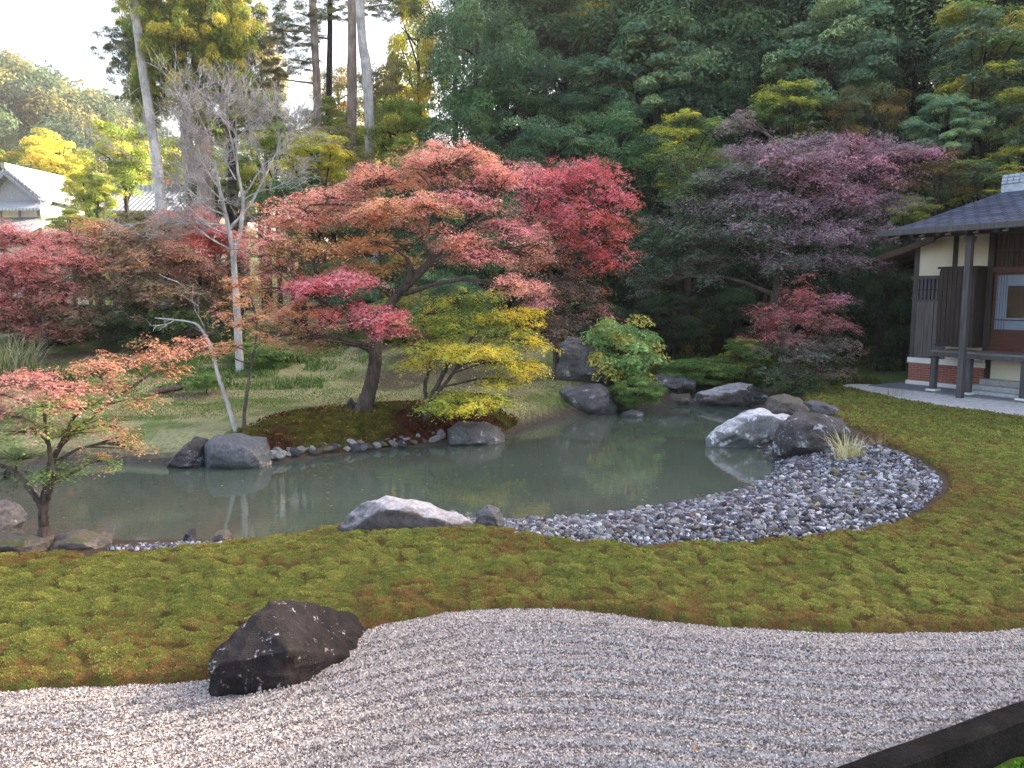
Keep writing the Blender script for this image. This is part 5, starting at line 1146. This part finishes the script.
for i in range(12):
    s = .42 + i * .52
    rf = build('rafter', [slope([(y, z - .075) for y, z in prof[:3]] , s, s + .055, .075, 1)], M_wdark, roof)
    hb('rafter_end', [(s - .003, s + .058, -1.725 + .04 - .02, -1.66, 3.125, 3.185)], M_paleend, rf, .004) if False else None
    hb('bracket_end', [(s - .01, s + .07, -1.42, -1.345, 3.14, 3.205)], M_paleend, rf, .01)
# ridge of pale tiles
rt = [boxp(.30, 9.5, 2.62, 2.88, 4.30, 4.50)]
M_tile = flat_mat('pale_ridge_tile', (.42, .47, .55), .35, .2, 12, .5)
for row in range(3):
    for i in range(70): rt.append(boxp(.30 + i * .13, .30 + i * .13 + .118, 2.60 - .0 + row * .02, 2.90 - row * .02, 4.50 + row * .075, 4.50 + row * .075 + .066))
o = build('ridge_tiles', rt, M_tile, roof); bevelled(o, .012)
# lean-to roof on the far end wall
lt = build('lean_to_roof', [(np.array([(x, y, z + dz) for x, z in ((-1.25, 2.70), (.62, 3.22)) for y in (-.22, 4.6) for dz in (0, .05)], float), np.array([(0, 1, 3, 2), (4, 6, 7, 5), (0, 4, 5, 1), (2, 3, 7, 6), (0, 2, 6, 4), (1, 5, 7, 3)]), None)], M_roof, house)
def slant(y0, y1, a, b, top, bot):
    return (np.array([(x, y, z + dz) for x, z in (a, b) for y in (y0, y1) for dz in (bot, top)], float), np.array([(0, 1, 3, 2), (4, 6, 7, 5), (0, 4, 5, 1), (2, 3, 7, 6), (0, 2, 6, 4), (1, 5, 7, 3)]), None)
build('bargeboard', [slant(-.26, -.222, (-1.28, 2.69), (.55, 3.2), .03, -.10)], M_rafter, lt)
for y in (.0, .45, .9, 1.5, 2.2, 3.0, 3.8): build('rafter', [slant(y, y + .06, (-1.2, 2.714), (.0, 3.045), -.003, -.08)], M_rafter, lt)
hb('eave_board', [(-1.29, -1.255, -.24, 4.6, 2.63, 2.745)], M_wdark, lt)
hb('purlin', [(-.62, -.54, -.2, 4.5, 2.73, 2.80)], M_wdark, lt)

# ------------------------------------------------------------------ tiled houses far left
m, n, out = newmat('old_tiles'); tc = N(n, 'ShaderNodeTexCoord'); wv = N(n, 'ShaderNodeTexWave'); wv.wave_type = 'BANDS'; wv.bands_direction = 'X'; wv.inputs['Scale'].default_value = 1.1; n.links.new(tc.outputs['Object'], wv.inputs[0])
r1 = N(n, 'ShaderNodeValToRGB'); n.links.new(wv.outputs[0], r1.inputs[0]); r1.color_ramp.elements[0].color = (.22, .24, .28, 1); r1.color_ramp.elements[1].color = (.48, .5, .54, 1)
principled(n, out, r1.outputs[0], .4, bump(n, wv.outputs[0], .6, .05), .5); M_oldtile = m
M_win = flat_mat('window_paper', (.35, .42, .5), .4)
def gable(parent, name, x0, x1, y0, y1, ze, zr, th, mat, axis='y', over=.5, **k):
    """roof of two slabs; the ridge runs along the given axis"""
    P = []
    if axis == 'y':
        xm = (x0 + x1) / 2
        for a, b in (((x0 - over, ze), (xm, zr)), ((x1 + over, ze), (xm, zr))):
            P.append((np.array([(x, y, z + dz) for x, z in (a, b) for y in (y0 - over, y1 + over) for dz in (0, th)], float), np.array([(0, 1, 3, 2), (4, 6, 7, 5), (0, 4, 5, 1), (2, 3, 7, 6), (0, 2, 6, 4), (1, 5, 7, 3)]), None))
    else:
        ym = (y0 + y1) / 2
        for a, b in (((y0 - over, ze), (ym, zr)), ((y1 + over, ze), (ym, zr))):
            P.append((np.array([(x, y, z + dz) for y, z in (a, b) for x in (x0 - over, x1 + over) for dz in (0, th)], float), np.array([(0, 1, 3, 2), (4, 6, 7, 5), (0, 4, 5, 1), (2, 3, 7, 6), (0, 2, 6, 4), (1, 5, 7, 3)]), None))
    return build(name, P, mat, parent, **k)
hc = W(12, 201, 45); hz = H1(hc[0], hc[1] + 3)
fh = empty('tiled_house', (hc[0], hc[1], hz), math.radians(-6), label='white-walled house with a gabled tile roof at the far left', cat='house')
e = hc[2] - hz; fh.scale = (.72, .8, 1)
build('wall', [boxp(-2.4, 2.4, 0, 5, 0, e - .1)], M_white, fh)
# gable triangle
build('gable_wall', [(np.array([(-2.3, .05, e - .1), (2.3, .05, e - .1), (0, .05, e + 1.45), (-2.3, .25, e - .1), (2.3, .25, e - .1), (0, .25, e + 1.45)]), np.array([(0, 1, 2), (3, 5, 4)]), None)], flat_mat('grey_boards', (.3, .3, .33), .8), fh)
rf = gable(fh, 'roof', -2.4, 2.4, 0, 5, e + .0, e + 1.65, .16, M_oldtile)
build('ridge_tiles', [boxp(-.15, .15, -.6, 5.6, e + 1.75, e + 2.05)], M_oldtile, rf)
gb = flat_mat('grey_bargeboard', (.25, .25, .3), .7)
build('bargeboard', [(np.array([(x, y, z + dz) for x, z in (a, (0, e + 1.6)) for y in (-.58, -.5) for dz in (-.22, .0)], float), np.array([(0, 1, 3, 2), (4, 6, 7, 5), (0, 4, 5, 1), (2, 3, 7, 6), (0, 2, 6, 4), (1, 5, 7, 3)]), None) for a in ((-2.9, e - .05), (2.9, e - .05))], gb, rf)
build('skirt_roof', [(np.array([(x, y, z + dz) for y, z in ((-1.3, e - .65), (.0, e - .15)) for x in (-3.4, 3.4) for dz in (0, .12)], float), np.array([(0, 1, 3, 2), (4, 6, 7, 5), (0, 4, 5, 1), (2, 3, 7, 6), (0, 2, 6, 4), (1, 5, 7, 3)]), None)], M_oldtile, fh)
for q in (-2.3, -1.0, .6, 2.2): build('timber_post', [boxp(q - .07, q + .07, -.06, -.003, 0, e - .5)], gb, fh)
build('timber_rail', [boxp(-2.4, 2.4, -.05, -.001, e - 1.05, e - .92)], gb, fh)
wn = build('window', [boxp(-.85, .45, -.03, .01, e - 2.2, e - 1.1)], M_win, fh); build('window_frame', [boxp(-.9, -.84, -.05, .01, e - 2.2, e - 1.1), boxp(-.23, -.17, -.05, .01, e - 2.2, e - 1.1), boxp(.44, .5, -.05, .01, e - 2.2, e - 1.1)], gb, wn)
build('porch_roof', [(np.array([(x, y, z + dz) for y, z in ((-3.4, e - 2.2), (-.02, e - 1.1)) for x in (.3, 3.6) for dz in (0, .12)], float), np.array([(0, 1, 3, 2), (4, 6, 7, 5), (0, 4, 5, 1), (2, 3, 7, 6), (0, 2, 6, 4), (1, 5, 7, 3)]), None)], M_oldtile, fh)
for (px0, px1, pye, Y, hr, lb) in ((104, 222, 212, 46, 1.5, 'long low building with a pale sunlit tile roof behind the bare tree'),):
    A = W(px0, pye, Y); B = W(px1, pye, Y); z0 = H1((A[0] + B[0]) / 2, Y + 2); L_ = B[0] - A[0]
    b2 = empty('tiled_building', (A[0], A[1], z0), label=lb, cat='building'); e2 = A[2] - z0
    build('wall', [boxp(.2, L_ - .2, 0, 5, -.5, e2 - .02)], M_wd, b2)
    build('gable_wall', [(np.array([(x, y, z) for x in (.22, L_ - .22) for y, z in ((0, e2 - .03), (5, e2 - .03), (2.5, e2 + hr - .05))]), np.array([(0, 1, 2), (3, 5, 4)]), None)], M_white, b2)
    rf = gable(b2, 'roof', 0, L_, 0, 5, e2 - .1, e2 + hr, .14, M_oldtile, 'x'); build('ridge_tiles', [boxp(-.4, L_ + .4, 2.35, 2.65, e2 + hr + .08, e2 + hr + .38)], M_oldtile, rf)

# ------------------------------------------------------------------ grasses, litter and small things
def arc_blades(P, hgt, lean, wd, r, seg=4, col=None, az=None):
    """curved grass blades; returns a part"""
    n = len(P); az = r.uniform(0, 2 * math.pi, n) if az is None else az; d = np.stack([np.cos(az), np.sin(az)], 1); s = np.stack([-d[:, 1], d[:, 0]], 1); V = np.zeros((n, seg + 1, 2, 3))
    for i in range(seg + 1):
        t = i / seg; u = lean * t ** 1.8; z = hgt * (t - .35 * (lean / (hgt + 1e-6)) * t ** 2.5); w_ = wd * (1 - t) ** .7 + .0004
        for k, sg in ((0, -1), (1, 1)):
            V[:, i, k, :2] = P[:, :2] + d * u[:, None] + s * (sg * w_)[:, None]; V[:, i, k, 2] = P[:, 2] + z
    f = np.array([(2 * i, 2 * i + 1, 2 * i + 3, 2 * i + 2) for i in range(seg)]); k = 2 * (seg + 1)
    return V.reshape(-1, 3), (f[None] + (np.arange(n) * k)[:, None, None]).reshape(-1, 4), np.repeat(col, seg, 0)
M_grass = leaf_mat('grass_blades', .3, .2, 0)
def tuft(label, px, py, rad, n_, h, lean, cols, seed, z=None, Y=None, wd=.004, name='grass_tuft', cat='grass tuft'):
    r = np.random.default_rng(seed); c = G(px, py, 0) if Y is None else W(px, py, Y); c[2] = H1(c[0], c[1]); a = r.uniform(0, 6.28, n_); q = rad * np.sqrt(r.uniform(0, 1, n_))
    P = np.stack([np.cos(a) * q, np.sin(a) * q, np.zeros(n_) - .02], 1); cols = np.array(cols); C = cols[r.integers(0, len(cols), n_)] * r.uniform(.75, 1.2, (n_, 1))
    return build(name, [arc_blades(P, h * r.uniform(.5, 1.1, n_), lean * r.uniform(.2, 1.2, n_), wd * r.uniform(.6, 1.2, n_), r, 5, C, a + r.normal(0, .7, n_))], M_grass, loc=c, label=label, cat=cat)
tuft('straw-blond grass tuft at the edge of the cobble beach', 848, 452, .16, 150, .42, .30, [lin(214, 206, 164), lin(190, 184, 128), lin(150, 156, 92), lin(222, 216, 186)], 1, wd=.005)
tuft('short dry tuft just right of the blond grass', 880, 446, .12, 60, .2, .16, [lin(170, 150, 120), lin(140, 120, 90)], 2)
tuft('tiny green weed among the beach cobbles', 858, 488, .05, 30, .1, .06, [lin(120, 140, 80)], 3)
tuft('thin dry weed stalks by the low red maple', 895, 398, .15, 26, .32, .05, [lin(160, 130, 100)], 4, wd=.003)
tuft('grass with pale plumes at the left frame edge', 8, 372, .5, 420, 1.15, .8, [lin(120, 130, 84), lin(150, 150, 106), lin(176, 176, 150), lin(92, 112, 64)], 5, Y=15.5, wd=.009, name='pampas_grass', cat='grass')
tuft('dark green grass clump under the young maple at the left', 52, 385, .45, 300, .7, .5, [lin(70, 92, 48), lin(92, 112, 56)], 6, Y=15.2, wd=.008)
# lawn grass and weeds
pl = []
for poly, dens, hh, cols, sd, y0 in (([(-12, 11), (1.8, 13), (2.2, 22), (-14, 22)], 160, .045, [lin(150, 148, 104), lin(110, 122, 70), lin(88, 110, 56), lin(168, 156, 120)], 51, 0),
                                     ([(-12, 14.5), (-3.5, 15), (-3, 19.5), (-14, 22)], 90, .13, [lin(86, 122, 58), lin(70, 104, 50), lin(110, 140, 70)], 52, 0),
                                     ([(1.6, 16.2), (7.5, 16.6), (8.6, 17.2), (8.6, 21), (1.6, 21)], 130, .20, [lin(74, 92, 44), lin(100, 104, 50), lin(58, 76, 40), lin(130, 120, 56)], 53, 0)):
    p, s, r = scatter_in(poly, dens * 5, sd); m_ = (sdpoly(p[:, 0], p[:, 1], POND) < -.25) & (sdpoly(p[:, 0], p[:, 1], BROWN) < 0) & (sdpoly(p[:, 0], p[:, 1], PATH) < 0) & (sdpoly(p[:, 0], p[:, 1], MOSS) < 0) & ((vn2(p[:, 0], p[:, 1], .6, 5) > .3) | (hh < .06))
    m_ &= ~((p[:, 0] > 8.3) & (p[:, 1] > 16)); p = p[m_]; n_ = len(p); cols = np.array(cols); k = (vn2(p[:, 0], p[:, 1], .7, 6) * len(cols) * .99 + r.uniform(-.5, .5, n_)).clip(0, len(cols) - 1).astype(int)
    pl.append(arc_blades(np.stack([p[:, 0], p[:, 1], H(p[:, 0], p[:, 1]) - .01], 1), hh * r.uniform(.4, 1.3, n_), hh * r.uniform(.2, 1, n_), np.full(n_, .006 + hh * .04), r, 3, cols[k] * r.uniform(.75, 1.25, (n_, 1))))
build('lawn_grass', pl, M_grass, label='thin patchy grass and weeds on the banks beyond the pond', cat='grass', kind='stuff')
# undergrowth at the foot of the wood
r = np.random.default_rng(61); parts = []; cols = np.array(g((70, 90, 44), (96, 104, 50), (120, 112, 48), (52, 70, 38), (110, 84, 50)))
nb_ = 420
for i in range(nb_):
    x = r.uniform(.8, 11); y = float(yh(np.array(x))) + r.uniform(-1.6, 4.5)
    if 8.0 < x and y < 21.5: continue
    z = H1(x, y); R = r.uniform(.15, .42); n_ = 90; u = r.normal(0, 1, (n_, 3)); u /= np.linalg.norm(u, axis=1)[:, None]; u[:, 2] = abs(u[:, 2])
    parts.append(leaves(np.array([x, y, z]) + u * R * r.uniform(.5, 1.1, (n_, 1)), u + r.normal(0, .4, (n_, 3)), r.uniform(.07, .14, n_), cols[r.integers(5)] * r.uniform(.6, 1.4, (n_, 1)), T_LONG if i % 2 else T_KITE, r))
build('undergrowth', parts, M_leaf_dark, label='ferns and weeds covering the shaded slope at the foot of the wood', cat='undergrowth', kind='stuff')
# fallen leaves
pl = []
for poly, dens, sz, cols, sd in ((BROWN, 55, .055, [lin(206, 110, 84), lin(190, 80, 60), lin(216, 150, 90)], 71), ([(-8, 11.3), (1.8, 13), (2, 18), (-8, 18)], 5, .05, [lin(200, 120, 80), lin(180, 140, 90), lin(150, 90, 60)], 72),
                                 (MOSS, .9, .035, [lin(150, 90, 60), lin(180, 150, 110), lin(120, 70, 50)], 73), (COURT, 1.2, .03, [lin(190, 140, 100), lin(150, 100, 70)], 74), (BEACH, 5, .04, [lin(190, 120, 90), lin(170, 150, 110)], 76)):
    p, s, r = scatter_in(poly, dens, sd); m_ = sdpoly(p[:, 0], p[:, 1], POND) < -.05
    if poly is COURT: m_ &= (sdpoly(p[:, 0], p[:, 1], MOSS) < 0) & (((p[:, 0] - K0[0]) * kn[0] + (p[:, 1] - K0[1]) * kn[1]) < 0)
    p = p[m_]; s = s[m_]; n_ = len(p); cols = np.array(cols); up = .075 if poly is MOSS else (.085 if poly is BROWN else .03)
    if poly is BEACH: up = .08
    pl.append(leaves(np.stack([p[:, 0], p[:, 1], H(p[:, 0], p[:, 1]) + up], 1), np.stack([r.normal(0, .25, n_), r.normal(0, .25, n_), np.ones(n_)], 1), sz * r.uniform(.6, 1.2, n_), cols[r.integers(0, len(cols), n_)] * r.uniform(.7, 1.2, (n_, 1)), T_STAR5, r))
p, s, r = scatter_in(POND, 2.6, 75); n_ = len(p); cols = np.array([lin(190, 180, 120), lin(200, 130, 80)])
pl.append(leaves(np.stack([p[:, 0], p[:, 1], np.full(n_, -.292)], 1), np.tile([0., 0, 1], (n_, 1)), .04 * r.uniform(.5, 1.1, n_), cols[r.integers(0, 2, n_)], T_STAR5, r))
build('fallen_leaves', pl, M_leaf, label='scattered fallen maple leaves on moss, grass, stones and water', cat='leaves', kind='stuff')
# fallen branch on the lawn
r = np.random.default_rng(81); a, b = W(143, 402, 14.2), W(182, 391, 14.9); a[2] = H1(a[0], a[1]) + .05; b[2] = H1(b[0], b[1]) + .06
build('fallen_branch', [limb([a, (a + b) / 2 + (0, 0, .01), b], .07, .05, r, 8)], M_bark, smooth=True, label='short brown log lying on the left lawn', cat='log')

# ------------------------------------------------------------------ haze
m = bpy.data.materials.new('haze'); m.use_nodes = True; n = m.node_tree; n.nodes.clear(); out = n.nodes.new('ShaderNodeOutputMaterial')
pv = n.nodes.new('ShaderNodeVolumePrincipled'); pv.inputs['Color'].default_value = (.92, .95, 1, 1); pv.inputs['Density'].default_value = .0006; pv.inputs['Anisotropy'].default_value = .3
n.links.new(pv.outputs[0], out.inputs['Volume'])
build('haze', [boxp(-430, 430, -14, 525, -3, 75)], m, kind='stuff', label='thin bright haze over the distant hill', cat='haze')
